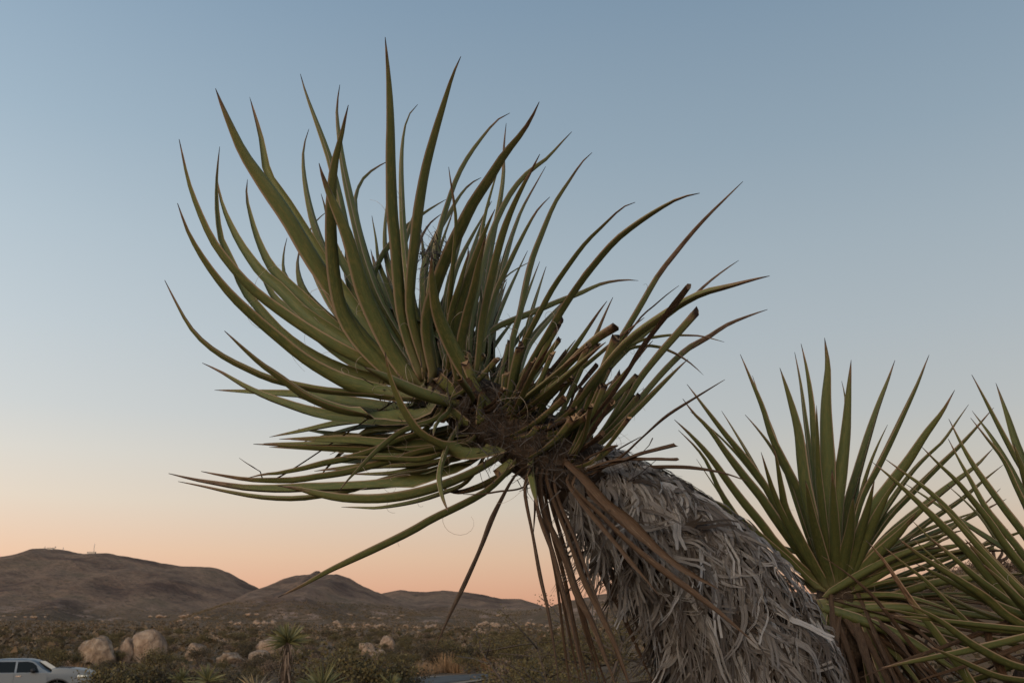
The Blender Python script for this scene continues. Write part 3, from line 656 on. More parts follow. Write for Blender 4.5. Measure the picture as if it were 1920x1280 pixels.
V, Fc = trunk_mesh(C2, r2*.86, M['bark']); obj('trunk', mesh('trunk', [Vector(v)-y2.location for v in V], Fc, M['bark']), y2)
STIFF = [.8, .92, 1.0, .9, .70, .47, .25, .12, .02]
make_leaves(y2, LEAVES_2, D2, .66, STEM2, M['leaf_shaded'], (0, -.15, 1), tuple(P(1570, 1090, 2.8)), .7, STIFF)
thatch(y2, C2, r2, 170, .15, .9, .22, .011, 60)
fibres(y2, [(1560, 960, 60, 60, 2.7), (1480, 900, 60, 60, 2.75), (1680, 940, 70, 50, 2.75), (1340, 830, 40, 40, 2.8), (1600, 850, 60, 60, 2.75), (1780, 860, 60, 60, 2.75)], 90)

LEAVES_3 = """
0 26 g 1822,702 1845,749 1870,799 1898,852 1925,900 1975,1010 2010,1110
- 20 g 1867,717 1886,771 1904,827 1925,880 1970,990 2010,1100
0 20 g 1820,783 1848,821 1879,862 1901,909 1925,960 1965,1050 2005,1130
- 15 g 1822,769 1857,815 1890,870 1930,950 2000,1100
0 24 g 1779,785 1801,834 1823,874 1851,915 1882,958 1925,1015 2000,1130
0 20 g 1778,822 1795,859 1820,906 1845,952 1876,992 1915,1040 1995,1140
+ 15 g 1726,835 1757,868 1792,902 1823,940 1854,979 1885,1025 1940,1090 1995,1150
+ 15 g 1657,858 1695,887 1736,918 1776,956 1807,992 1839,1030 1879,1072 1930,1120 1990,1160
+ 20 g 1636,866 1670,896 1707,931 1745,968 1786,1009 1820,1045 1864,1099 1895,1140 1985,1190
- 12 g 1775,908 1811,942 1842,976 1880,1030 1980,1140
0 12 g 1707,972 1745,1011 1786,1044 1817,1076 1880,1130 1985,1190
+ 20 g 1682,1007 1723,1042 1764,1069 1801,1093 1848,1124 1890,1160 1985,1210
0 12 g 1707,1005 1745,1042 1780,1072 1830,1120 1980,1200
0 16 g 1654,1022 1692,1055 1732,1087 1764,1119 1800,1155 1850,1195 1980,1225
+ 19 d 1540,1041 1582,1071 1629,1112 1670,1161 1707,1210 1754,1264 1800,1310 1900,1330
+ 23 y70 1623,1011 1654,1049 1686,1099 1714,1140 1754,1192 1801,1258 1840,1310 1920,1330
+ 24 dc 1846,1178 1852,1205 1862,1235 1886,1280 1910,1320
0 20 d 1850,1202 1880,1225 1925,1252 1985,1260
+ 22 g 1700,1130 1760,1165 1820,1210 1900,1250 1985,1260
+ 20 g 1740,1210 1800,1240 1870,1270 1960,1280
0 20 g 1905,1100 1935,1130 1985,1180
0 22 g 1880,1180 1920,1200 1985,1220
0 22 g 1900,830 1930,920 1965,1020 2005,1110
0 22 g 1960,760 1970,860 1990,980 2015,1100
0 22 g 2060,740 2055,860 2045,980 2025,1100
0 22 g 2150,800 2120,900 2085,1000 2035,1110
0 22 g 2250,900 2180,980 2110,1060 2040,1130
0 22 g 2300,1050 2220,1090 2130,1120 2045,1150
0 22 g 2280,1200 2200,1190 2120,1180 2040,1170
"""
for _ in range(20):
    an = R(random.uniform(128, 200)); l_ = random.uniform(220, 380); bx, by = 2000+random.gauss(0, 15), 1190+random.gauss(0, 30); ex, ey = bx+l_*math.cos(an), by-l_*math.sin(an)
    LEAVES_3 += '%s %.0f %s %.0f,%.0f %.0f,%.0f %.0f,%.0f\n' % (random.choice('+0-'), random.uniform(14, 22), random.choice(('g', 'g', 'd')), ex, ey, (bx+ex)/2, (by+ey)/2+random.uniform(0, 15), bx, by)
D3 = 2.3
STEM3 = [(2015, 1110), (2010, 1180), (2000, 1270)]
g3 = P(2000, 1300, 2.35)
y3 = thing('mojave_yucca', (g3.x, g3.y, Zg(g3.x, g3.y)), 'yucca whose narrow dark leaves reach up leftwards across the upright yucca', 'yucca')
C3, r3 = stem_curve(STEM3 + [(1990, 1400)], [2.3, 2.31, 2.33, 2.35], (g3.x, g3.y), [.035, .06, .09, .11, .12])
V, Fc = trunk_mesh(C3, r3*.86, M['bark']); obj('trunk', mesh('trunk', [Vector(v)-y3.location for v in V], Fc, M['bark']), y3)
make_leaves(y3, LEAVES_3, D3, .64, STEM3, M['leaf_shaded'], (-.1, -.1, 1), tuple(P(2010, 1140, 2.3)), .7, STIFF)
thatch(y3, C3, r3, 110, .15, .9, .2, .010, 40)
fibres(y3, [(1860, 900, 50, 50, 2.25), (1900, 960, 40, 60, 2.2), (1780, 900, 50, 50, 2.25)], 40)
# ------------------------------------------------------------------ road
n = NB('worn_asphalt', .95, .04); ps = n.pos(False); n.bump(n.noise(ps, 40, 4), .3, .01)
M['asphalt'] = n.done(n.ramp(n.noise(ps, 1.5, 5), [(.3, (.075, .072, .068)), (.7, (.115, .11, .102))]))
M['dirt'] = n2 = NB('road_shoulder_dirt', .95, .1).done((.24, .185, .135))
RC = spline([(-60, 36), (-34, 38), (-18, 41.4), (-11, 45.5), (-6, 50), (-1.5, 53.6), (6, 57), (20, 62), (45, 68)], 120)
def ribbon(name, hw, lift, mat):
    V = []; Fc = []; T = np.gradient(RC, axis=0)
    for i, (x, y) in enumerate(RC):
        t = T[i]/np.linalg.norm(T[i]); nx, ny = -t[1], t[0]
        for k in np.linspace(-1, 1, 7):
            X, Y = x+nx*hw*k, y+ny*hw*k; V.append((X, Y, Zg(X, Y)+lift))
    for i in range(len(RC)-1):
        for k in range(6): Fc.append((i*7+k, i*7+k+1, i*7+8+k, i*7+7+k))
    return tag(obj(name, mesh(name, V, Fc, mat)), kind='structure')
ribbon('road_shoulder', 2.8, .05, M['dirt']); ribbon('road', 1.9, .075, M['asphalt'])
def off_road(x, y, d=3.6): return np.min(np.hypot(RC[:, 0]-x, RC[:, 1]-y)) > d

# ------------------------------------------------------------------ boulders
n = NB('granite', .85, .2); ps = n.pos(); rn = n.rnd()
c = n.ramp(n.noise(ps, 2.2, 6, .65), [(.36, (.12, .080, .052)), (.5, (.22, .155, .105)), (.62, (.31, .235, .165))])
c = n.mix(n.mapr(n.noise(ps, 1.1, 4, .6, (1.6, 1.6, .35)), .54, .70, 0, .7), c, (.085, .062, .05)); c = n.mix(n.math('MULTIPLY', rn, .4), c, (.27, .165, .105))
vo = n.new('ShaderNodeTexVoronoi'); vo.feature = 'DISTANCE_TO_EDGE'; vo.inputs['Scale'].default_value = .9; vo.inputs['Randomness'].default_value = 1
wv = n.new('ShaderNodeVectorMath'); wv.operation = 'MULTIPLY_ADD'; n.link(n.noise(ps, 1.7, 4, .6, None, 'Color'), wv.inputs[0]); wv.inputs[1].default_value = (.6, .6, .6); n.link(ps, wv.inputs[2]); n.link(wv.outputs[0], vo.inputs['Vector'])
crk = n.mapr(vo.outputs['Distance'], .0, .035); c = n.mix(n.math('MULTIPLY', n.math('SUBTRACT', 1.0, crk), .35), c, (.05, .035, .026))
n.bump(n.math('ADD', n.noise(ps, 5, 8, .7), n.math('MULTIPLY', crk, .25)), 1, .10); M['rock'] = n.done(c)
def boulder_mesh(seed, sub=3, cuts=5, lump=.35, sq=(1, 1, 1), sup=1.0):
    r_ = random.Random(seed); bm = bmesh.new(); bmesh.ops.create_icosphere(bm, subdivisions=sub, radius=1)
    pl = []
    for _ in range(cuts):
        a = Vector((r_.gauss(0, 1), r_.gauss(0, 1), r_.gauss(0, .8))).normalized(); pl.append((a, r_.uniform(.58, .85)))
    for v in bm.verts:
        p = v.co.copy(); p.z = math.copysign(abs(p.z)**sup, p.z); p *= 1+lump*noise.fractal(p*1.1+Vector((seed*3.7, 0, 0)), 1, 2, 4)
        for a, d in pl:
            k = p.dot(a)-d
            if k > 0: p -= a*k*.85
        p *= 1+(.10 if sup == 1 else .03)*noise.fractal(p*3+Vector((0, seed, 0)), .8, 2, 4)
        v.co = Vector((p.x*sq[0], p.y*sq[1], p.z*sq[2]))
    m = bpy.data.meshes.new('boulder'); bm.to_mesh(m); bm.free(); m.materials.append(M['rock']); m.shade_smooth()
    zs = [v.co.z for v in m.vertices]; xs = [v.co.x for v in m.vertices]
    m['half'] = (max(xs)-min(xs))/2; m['top'] = max(zs)
    return m
def put_boulder(m, x, ytop, wpx, D, label, group=None, rz=None, zs=1.0):
    """boulder of wpx pixels width standing on the ground at depth D, its top at pixel row ytop"""
    g = P(x, ytop, D); z0 = Zg(g.x, g.y); s = wpx*D/F/2/m['half']
    h = max(g.z-z0, s*.5)
    o = obj('boulder', m, None, (g.x, g.y, 0)); o.rotation_euler = (0, 0, random.uniform(0, 6.28) if rz is None else rz)
    sz = (h*1.0)/(m['top']*1.45) ; sz = min(sz, s*1.9)
    o.scale = (s, s, sz); o.location.z = g.z - m['top']*sz
    if o.location.z - m['top']*sz*.8 > z0: o.location.z = z0+m['top']*sz*.7
    return tag(o, label, 'boulder', group)
bms = [boulder_mesh(i, 3, 5+i % 3, .35+.05*(i % 3)) for i in range(6)]
dome = boulder_mesh(41, 4, 0, .10, (1, .9, 1.0), .55); rough = boulder_mesh(57, 4, 9, .5)
put_boulder(dome, 280, 1178, 72, 66, 'tall smooth dome-topped pale boulder above the dark brush', rz=.3)
put_boulder(rough, 194, 1190, 62, 64, 'rough rust-streaked boulder beside the smooth dome-topped boulder', rz=1.0)
put_boulder(bms[2], 240, 1193, 36, 65, 'narrow leaning slab of rock against the dome-topped boulder', rz=.4)
put_boulder(bms[1], 135, 1218, 30, 60, 'low rounded boulder between the pickup truck and the rough boulder')
put_boulder(bms[3], 518, 1186, 70, 78, 'large angular boulder with a dark overhang behind the small yucca', rz=.8)
put_boulder(dome, 487, 1217, 46, 70, 'smooth orange-tan boulder lying low in front of the angular boulder', rz=1.3)
put_boulder(bms[4], 432, 1222, 52, 69, 'flat-topped pinkish boulder left of the smooth low boulder')
put_boulder(bms[0], 560, 1216, 26, 70, 'upright orange boulder just right of the small yucca trunk')
put_boulder(bms[5], 372, 1204, 30, 74, 'round yellowish boulder among shrubs right of the dome-topped boulder')
put_boulder(bms[2], 712, 1216, 40, 72, 'tan boulder at the lower end of the sloping rock row')
put_boulder(bms[4], 688, 1203, 42, 78, 'long tan boulder at the upper end of the sloping rock row')
put_boulder(bms[1], 728, 1190, 30, 100, 'reddish pair-topped boulder above the sloping rock row')
put_boulder(dome, 843, 1203, 14, 90, 'small round tan boulder, larger of a pair near the road')
put_boulder(bms[5], 868, 1205, 11, 90, 'small round tan boulder, smaller of a pair near the road')
rr = random.Random(5)
clusters = [(405, 1196, 60, 5, 26), (470, 1170, 45, 4, 16), (340, 1163, 16, 3, 8), (150, 1160, 22, 4, 10), (262, 1158, 24, 3, 8), (70, 1192, 70, 5, 22), (690, 1176, 30, 6, 12), (650, 1172, 40, 5, 12),
            (790, 1177, 30, 4, 12), (890, 1185, 26, 5, 12), (960, 1172, 60, 5, 18), (1030, 1180, 25, 6, 8), (440, 1202, 50, 5, 14), (610, 1185, 60, 10, 14), (920, 1196, 60, 8, 14), (760, 1192, 40, 6, 8)]
for cx, cy, rx, ry, k in clusters:
    pile = 'below the '+('antenna hill' if cx < 400 else ('rocky knob hill' if cx < 700 else 'low hill'))+(' high on the far flat' if cy < 1180 else ' lower on the flat')
    for _ in range(k):
        x, y = cx+rr.uniform(-rx, rx), cy+rr.gauss(0, ry*.6); g = ground_px(x, y)
        if g is None: continue
        D = g.y*math.cos(PITCH)+(g.z-CAMZ)*math.sin(PITCH); s = rr.uniform(5, 15)*D/F/2
        m = rr.choice(bms); o = obj('boulder', m, None, (g.x, g.y, Zg(g.x, g.y)+s*.18)); o.scale = (s, s*rr.uniform(.7, 1), s*rr.uniform(.5, .8)); o.rotation_euler = (0, 0, rr.uniform(0, 6.28))
        tag(o, 'small pale boulder '+pile, 'boulder', 'scattered boulders '+pile)

for hv, nm, cnt_ in zip(HILLV, ('antenna hill', 'rocky knob hill', 'low hill'), (60, 36, 24)):
    low_ = sorted(hv, key=lambda v: v[2]-Zg(v[0], v[1]))[:len(hv)//2]; seeds = [rr.choice(low_) for _ in range(9)]
    for _ in range(cnt_):
        v = rr.choice(seeds); x, y = v[0]+rr.gauss(0, 26), v[1]+rr.gauss(0, 6); s = rr.uniform(1.2, 3.4); o = obj('boulder', rr.choice(bms), None, (x, y, v[2]+s*.15)); o.scale = (s*1.5, s, s*.7); o.rotation_euler = (0, 0, rr.uniform(-.5, .5))
        tag(o, 'pale rock outcrop on the lower slope of the '+nm, 'rock', 'rock outcrops on the '+nm)
# ------------------------------------------------------------------ desert shrubs
def foliage_mat(name, a, b, rough=.75):
    n = NB(name, rough, .2); rn = n.attr('rnd', 'Fac'); c = n.mix(rn, a, b); c = n.mix(n.math('MULTIPLY', n.rnd(), .35), c, tuple(v*.55 for v in a)); return n.done(c)
M['creosote'] = foliage_mat('creosote_leaf', (.062, .050, .020), (.135, .104, .042))
M['dark_shrub'] = foliage_mat('dark_shrub_leaf', (.046, .037, .021), (.105, .078, .042))
M['brown_shrub'] = foliage_mat('dry_shrub_twig', (.085, .060, .042), (.18, .125, .085))
M['straw'] = foliage_mat('straw_grass', (.20, .115, .055), (.38, .235, .125))
M['spiky'] = foliage_mat('distant_yucca_leaf', (.080, .082, .032), (.165, .15, .066), .6)
M['spiky_pale'] = foliage_mat('dry_yucca_leaf', (.18, .14, .07), (.30, .23, .13), .6)
M['twig'] = NB('shrub_twig', .9).done((.07, .052, .04))
def shrub_meshes(seed, h, w, nleaf, size, mat, upright=.6, nst=11, scat=.055):
    r_ = random.Random(seed); V = []; Fc = []; ends = []
    for _ in range(nst):
        a = r_.uniform(0, 6.28); sp = r_.uniform(.15, 1)*w*.5; hh = h*r_.uniform(.6, 1.0)*(1-.25*(sp/(w*.5))**2)
        e = Vector((math.cos(a)*sp, math.sin(a)*sp, hh)); mid = e*.5+Vector((r_.gauss(0, .05), r_.gauss(0, .05), h*.06))
        pts = [Vector((r_.gauss(0, .03), r_.gauss(0, .03), -.05)), mid*.55, mid, (mid+e)/2, e]; tube(V, Fc, pts, [.018*h, .014*h, .01*h, .007*h, .004*h], 4)
        ends.append((pts, sp))
        for _ in range(4):
            t = r_.uniform(.35, .95); q = mid.lerp(e, t); e2 = q+Vector((r_.gauss(0, .16)*w, r_.gauss(0, .16)*w, r_.uniform(.02, .2)*h)); tube(V, Fc, [q, (q+e2)/2+Vector((0, 0, .02)), e2], [.006*h, .004*h, .003*h], 3); ends.append(([q, q.lerp(e2, .5), e2], sp))
    ms = mesh('stems', V, Fc, M['twig'])
    LV = []; LF = []; rd = []
    for _ in range(nleaf):
        pts, sp = r_.choice(ends); t = r_.random()**.6; i = min(int(t*(len(pts)-1)), len(pts)-2); q = pts[i].lerp(pts[i+1], t*(len(pts)-1)-i)
        if q.z < .12*h and r_.random() < .8: continue
        c_ = q+Vector((r_.gauss(0, scat), r_.gauss(0, scat), r_.gauss(0, scat*.9)))*w
        a = Vector((r_.gauss(0, 1), r_.gauss(0, 1), r_.gauss(upright, 1))).normalized()*size*r_.uniform(.6, 1.4); b = a.orthogonal().normalized(); b.rotate(__import__('mathutils').Quaternion(a.normalized(), r_.uniform(0, 6.28))); b *= size*r_.uniform(.25, .5)
        k = len(LV); LV += [c_-a*.5, c_+b, c_+a*.5, c_-b]; LF.append((k, k+1, k+2, k+3)); v = r_.random(); rd += [v]*4
    ml = mesh('foliage', LV, LF, mat, False, {'rnd': ('FLOAT', rd)})
    return ms, ml
def grass_mesh(seed, h, w, nb, bw, mat, lean=.5, name='blades'):
    r_ = random.Random(seed); V = []; Fc = []; rd = []
    for _ in range(nb):
        a = r_.uniform(0, 6.28); l_ = h*r_.uniform(.55, 1.1); le = abs(r_.gauss(0, lean)); d = Vector((math.cos(a)*math.sin(le), math.sin(a)*math.sin(le), math.cos(le)))
        p = Vector((math.cos(a), math.sin(a), 0))*r_.uniform(0, .2)*w; sd_ = d.cross(Vector((math.cos(a*3+1), math.sin(a*3+1), .2))).normalized()*bw*r_.uniform(.6, 1.2); b0 = len(V)
        for t in (0, .5, 1):
            c_ = p+d*l_*t+Vector((d.x, d.y, -.5))*l_*.22*t*t*le; V += [c_-sd_*(1-.92*t), c_+sd_*(1-.92*t)]
        Fc += [(b0, b0+1, b0+3, b0+2), (b0+2, b0+3, b0+5, b0+4)]; v = r_.random(); rd += [v]*6
    return mesh(name, V, Fc, mat, False, {'rnd': ('FLOAT', rd)})
KINDS = {
 'creosote_bush': ([shrub_meshes(i, 1.5, 1.9, 1700, .07, M['creosote'], .6, 13) for i in (1, 2, 3)], 'olive creosote bush', 'olive creosote bushes'),
 'dark_shrub': ([shrub_meshes(i, 1.2, 1.8, 1900, .065, M['dark_shrub'], .3, 14) for i in (11, 12, 13)], 'dark dense low shrub', 'dark low shrubs'),
 'dry_shrub': ([shrub_meshes(i, .9, 1.3, 1000, .07, M['brown_shrub'], .8, 15) for i in (21, 22)], 'bare brown dry shrub', 'dry brown shrubs'),
}
gm = [grass_mesh(i, .75, .9, 170, .010, M['straw'], .42) for i in (31, 32, 33)]
LAND = [(-17, 40, 'round the pickup truck'), (-23.5, 64.5, 'around the dome-topped boulder'), (-17, 74, 'among the low angular boulders'), (-8, 38, 'between the small yuccas and the road'), (-11, 75, 'by the sloping row of rocks'), (-3, 58, 'along the far road edge'), (1.0, 33, 'behind the hanging dead leaves'), (-33, 72, 'beyond the pickup truck'), (4, 70, 'on the flat behind the shaggy trunk')]
FAR = [(-60, 'on the far flat below the antenna hill'), (-28, 'on the far flat below the rocky knob hill'), (400, 'on the far flat below the low hill')]
def where(x, y):
    if y > 105: return 'on the far flat below the %s' % ('antenna hill' if x/y < -.26 else ('rocky knob hill' if x/y < -.13 else 'low hill'))
    return min(LAND, key=lambda l: (l[0]-x)**2+((l[1]-y)*.6)**2)[2]
def put_shrub(kind, x, y, s, label=None, group=True):
    ms, lab, grp = KINDS[kind]; ms_, ml_ = random.choice(ms); z = Zg(x, y)
    wh = where(x, y); sz = 'small ' if s < .7 else ('large ' if s > .92 else 'medium-sized '); lab = sz+lab; grp = sz+grp; t = thing(kind, (x, y, z), label or lab+' '+wh, 'shrub', (grp+' '+wh) if group else None); t.rotation_euler = (0, 0, random.uniform(0, 6.28)); t.scale = (s*random.uniform(.9, 1.2), s*random.uniform(.9, 1.2), s*random.uniform(.85, 1.1))
    obj('stems', ms_, t); obj('foliage', ml_, t)
    return t
def put_grass(x, y, s):
    t = obj('straw_tuft', random.choice(gm), None, (x, y, Zg(x, y)-.02)); t.scale = (s, s, s*random.uniform(.8, 1.1)); t.rotation_euler = (0, 0, random.uniform(0, 6.28))
    return tag(t, 'orange straw-coloured tuft '+where(x, y), 'tuft', 'straw tufts '+where(x, y))
random.seed(21); placed = []
def free(x, y, d): return all((x-a)**2+(y-b)**2 > d*d for a, b in placed)
TRUCKBOX = (-25.5, -16.0, 38.5, 44.5)
def clear(x, y): return off_road(x, y) and not (TRUCKBOX[0] < x < TRUCKBOX[1] and TRUCKBOX[2] < y < TRUCKBOX[3])
cnt = 0
for _ in range(5200):
    px = random.uniform(-80, 1130); D = 44+random.random()**1.6*190
    x = (px-960)/F*D*.97; y = D*.985
    k = random.choices(('creosote_bush', 'dark_shrub', 'dry_shrub'), (.4, .4, .2))[0]
    if not clear(x, y) or not free(x, y, 1.1+D*.008): continue
    if px > 790 and px < 950 and D < 60: continue
    if abs(px-280) < 30 and 56 < D < 63: continue
    placed.append((x, y)); put_shrub(k, x, y, random.uniform(.5, 1.05)); cnt += 1
    if cnt > 430: break
# brush in front of the road and around the truck, whose tops just reach the frame
for px, D, k, s in [(243, 37, 'creosote_bush', 1.2), (262, 38, 'dark_shrub', 1.4), (250, 37, 'creosote_bush', 1.3), (300, 39, 'dark_shrub', 1.45), (345, 38, 'dark_shrub', 1.3), (390, 40, 'creosote_bush', 1.25), (420, 36, 'dark_shrub', 1.35),
                    (455, 41, 'dark_shrub', 1.4), (660, 37, 'creosote_bush', 1.45), (700, 40, 'dark_shrub', 1.5), (735, 38, 'creosote_bush', 1.3), (765, 41, 'dark_shrub', 1.2), (640, 42, 'dark_shrub', 1.5), (590, 41, 'dark_shrub', 1.3), (190, 46, 'dark_shrub', 1.0),
                    (985, 30, 'creosote_bush', 1.25), (1015, 34, 'dark_shrub', 1.5), (960, 37, 'dry_shrub', 1.6), (1040, 26, 'creosote_bush', 1.3), (930, 64, 'dark_shrub', 1.3), (890, 66, 'dark_shrub', 1.4), (850, 65, 'creosote_bush', 1.3), (820, 64, 'dark_shrub', 1.2), (960, 62, 'creosote_bush', 1.3)]:
    x = (px-960)/F*D*.97; y = D*.985; put_shrub(k, x, y, s); placed.append((x, y))
for px, py, s in [(785, 1268, 1.3), (800, 1266, 1.1), (832, 1262, 1.7), (845, 1262, 1.6), (855, 1263, 1.3), (900, 1258, 1.3), (918, 1257, 1.6), (926, 1258, 1.4), (880, 1258, 1.0), (945, 1255, 1.3), (960, 1254, 1.1), (815, 1264, 1.0), (990, 1252, 1.2), (765, 1270, 1.1)]:
    g = ground_px(px, py); 
    if g: put_grass(g.x, g.y+1.0, s)
for _ in range(60):
    px = random.uniform(150, 1080); D = random.uniform(48, 120); x = (px-960)/F*D*.97; y = D*.985
    if clear(x, y) and free(x, y, .8): put_grass(x, y, random.uniform(.5, 1.0)); placed.append((x, y))
KINDS['tall'] = ([shrub_meshes(91, 2.35, 2.6, 12000, .022, M['creosote'], .6, 16, .022)], '', '')
t = put_shrub('tall', (1066-960)/F*13.5, 13.3, 1.0, 'tall airy creosote bush just behind the hanging dead yucca leaves', False); t.name = 'creosote_bush'
for px, py, s, k in [(1760, 1110, .9, 'dry_shrub'), (1790, 1105, 1.0, 'dry_shrub'), (1820, 1095, 1.1, 'dry_shrub'), (1850, 1088, 1.2, 'dry_shrub'), (1890, 1085, 1.1, 'dry_shrub'), (1915, 1086, 1.2, 'dry_shrub'), (1840, 1120, 1.0, 'creosote_bush'), (1900, 1125, 1.2, 'dark_shrub'), (1780, 1140, 1.0, 'creosote_bush'), (1720, 1135, .9, 'dry_shrub'), (1700, 1160, 1.0, 'dark_shrub'), (1860, 1150, 1.1, 'dry_shrub'), (1800, 1165, 1.0, 'dark_shrub'), (1740, 1180, 1.0, 'creosote_bush'), (1660, 1150, .9, 'dry_shrub'), (1960, 1095, 1.2, 'dry_shrub')]:
    g = ground_px(px, py)
    if g: put_shrub(k, g.x, g.y, s*.75, {'dry_shrub': 'bare brown shrub on the low rise behind the yuccas', 'creosote_bush': 'olive bush on the low rise behind the yuccas', 'dark_shrub': 'dark bush on the low rise behind the yuccas'}[k])['group'] = {'dry_shrub': 'brown shrubs', 'creosote_bush': 'olive bushes', 'dark_shrub': 'dark bushes'}[k]+' on the low rise'

KINDS['thicket'] = ([shrub_meshes(i, 1.0, 1.5, 9500, .018, M['dark_shrub'], .3, 24, .035) for i in (95, 96)], '', '')
for px, D, s, lb in [(1665, 3.5, 1.5, 'dark tangled shrub close behind the upright yucca stem'), (1700, 4.3, 1.62, 'dark tangled shrub low behind the upright yucca'), (1860, 4.9, 1.72, 'dark tangled shrub low behind the leftward-reaching yucca'), (1960, 3.9, 1.5, 'dark tangled shrub between the leftward-reaching yucca and the low rise')]:
    t = put_shrub('thicket', (px-960)/F*D, D, s, lb, False); t.name = 'dark_shrub'
# far scrub that reads as one cover
V = []; Fc = []; rd = []; r_ = random.Random(77)
for _ in range(15000):
    D = 62*math.exp(r_.random()**.85*3.1); px = r_.uniform(-250, 2200); x = (px-960)/F*D; y = D; z = Zg(x, y); s = r_.uniform(.3, .8)*(1+D/1500)
    if D < 90 and not clear(x, y): continue
    s *= min(1, .45+D/300); col = r_.random()
    for _ in range(7):
        a = Vector((r_.gauss(0, .6), r_.gauss(0, .6), abs(r_.gauss(.3, .35))))*s; b = Vector((r_.gauss(0, 1), r_.gauss(0, .3), r_.gauss(0, .6)))*s*.4; c_ = Vector((r_.gauss(0, .3), r_.gauss(0, 1), r_.gauss(0, 1)))*s*.4; k = len(V); p = Vector((x, y, z))+a
        V += [p-b, p+c_, p+b]; Fc.append((k, k+1, k+2)); v = min(1, max(0, col+r_.gauss(0, .2))); rd += [v]*3
for hv in HILLV:                                                               # the cover goes on up the lower slopes
    for _ in range(6500):
        x, y, z = r_.choice(hv); x += r_.uniform(-4, 4); z += r_.uniform(-1.0, 0); s = r_.uniform(1.0, 2.2); col = r_.random()*.8
        for _ in range(3):
            p = Vector((x, y+r_.uniform(-4, 4), z))+Vector((r_.gauss(0, .8), r_.gauss(0, .8), abs(r_.gauss(.3, .4))))*s; b = Vector((r_.gauss(0, 1), 0, r_.gauss(0, .4)))*s*.6; c_ = Vector((r_.gauss(0, .4), 0, r_.gauss(0, .8)))*s*.6; k = len(V)
            V += [p-b, p+c_, p+b]; Fc.append((k, k+1, k+2)); rd += [col]*3
n = NB('far_scrub', .9, .1); M['scrub'] = n.done(n.ramp(n.attr('rnd', 'Fac'), [(0, (.046, .036, .022)), (.6, (.092, .068, .042)), (1, (.155, .108, .068))]))
tag(obj('scrub', mesh('scrub', V, Fc, M['scrub'], False, {'rnd': ('FLOAT', rd)})), 'low scrub covering the far desert flat', None, None, 'stuff')

# ------------------------------------------------------------------ small yuccas in the brush
def rosette(V, Fc, rd, c_, l_, nb, bw, r_, up=.35, droop=.12):
    for _ in range(nb):
        d = Vector((r_.gauss(0, 1), r_.gauss(0, 1), r_.gauss(up, .9))).normalized()
        if d.z < -.35: d.z *= -.6
        L_ = l_*r_.uniform(.75, 1.1); sd_ = d.cross(Vector((r_.gauss(0, 1), r_.gauss(0, 1), .3))).normalized()*bw; b0 = len(V)
        for t, w_ in ((0, .7), (.35, 1), (.7, .65), (1, .05)):
            p = c_+d*L_*t+Vector((0, 0, -droop*L_*t*t)); V += [p-sd_*w_, p+sd_*w_]
        for i in range(3): Fc.append((b0+2*i, b0+2*i+1, b0+2*i+3, b0+2*i+2))
        v = r_.random(); rd += [v]*8
def small_yucca(px, D, ytop, ybase_crown, l_, nb, label, lean=0, trunk_r=.09, mat='spiky', skirt=50):
    g = P(px, ytop, D); z0 = Zg(g.x, g.y); cz = P(px, ybase_crown, D).z; r_ = random.Random(int(px)); h = cz-z0
    t = thing('small_yucca', (g.x, g.y, z0), label, 'yucca')
    V = []; Fc = []; tube(V, Fc, [(0, 0, -.05), (.02, 0, h*.4), (lean*.5, 0, h*.8), (lean, 0, h)], [trunk_r*1.1, trunk_r, trunk_r*.9, trunk_r*.7], 9); obj('trunk', mesh('trunk', V, Fc, M['bark']), t)
    V = []; Fc = []; rd = []; rosette(V, Fc, rd, Vector((lean, 0, h)), l_, nb, .019, r_, .75); obj('crown', mesh('crown', V, Fc, M[mat], False, {'rnd': ('FLOAT', rd)}), t)
    V = []; Fc = []; rd = []
    for _ in range(skirt):
        z = h*r_.uniform(.25, 1); a = r_.uniform(0, 6.28); p = Vector((math.cos(a)*trunk_r+lean*z/h, math.sin(a)*trunk_r, z)); L_ = l_*r_.uniform(.4, .8); o_ = Vector((math.cos(a), math.sin(a), 0)); sd_ = Vector((-math.sin(a), math.cos(a), 0))*.014; b0 = len(V); k = r_.uniform(.1, .45)
        for tt, w_ in ((0, 1), (.5, .9), (1, .1)):
            q = p+o_*L_*k*math.sin(tt*2)+Vector((0, 0, -L_*tt*.9)); V += [q-sd_*w_, q+sd_*w_]
        Fc += [(b0, b0+1, b0+3, b0+2), (b0+2, b0+3, b0+5, b0+4)]; v = r_.random(); rd += [v]*6
    obj('dead_leaf_skirt', mesh('dead_leaf_skirt', V, Fc, M['brown_shrub'], False, {'rnd': ('FLOAT', rd)}), t)
    return t
small_yucca(541, 18, 1145, 1204, .46, 120, 'small single-trunk yucca with a spiky round head standing in the brush', .02, .085, skirt=90)
small_yucca(607, 18.5, 1225, 1290, .62, 90, 'low bright green yucca clump right of the small single-trunk yucca', 0, .09)
small_yucca(482, 19, 1252, 1296, .45, 70, 'yellowish drying yucca clump left of the small single-trunk yucca', 0, .08, 'spiky_pale')
small_yucca(393, 24, 1240, 1276, .5, 50, 'sparse pale green yucca clump in the brush beyond the drying clump', 0, .07)
small_yucca(342, 26, 1244, 1274, .42, 50, 'little yucca tuft in the dark brush below the dome-topped boulder', 0, .06)
small_yucca(735, 22, 1252, 1285, .4, 40, 'small grassy yucca tuft in the brush left of the road', 0, .06)

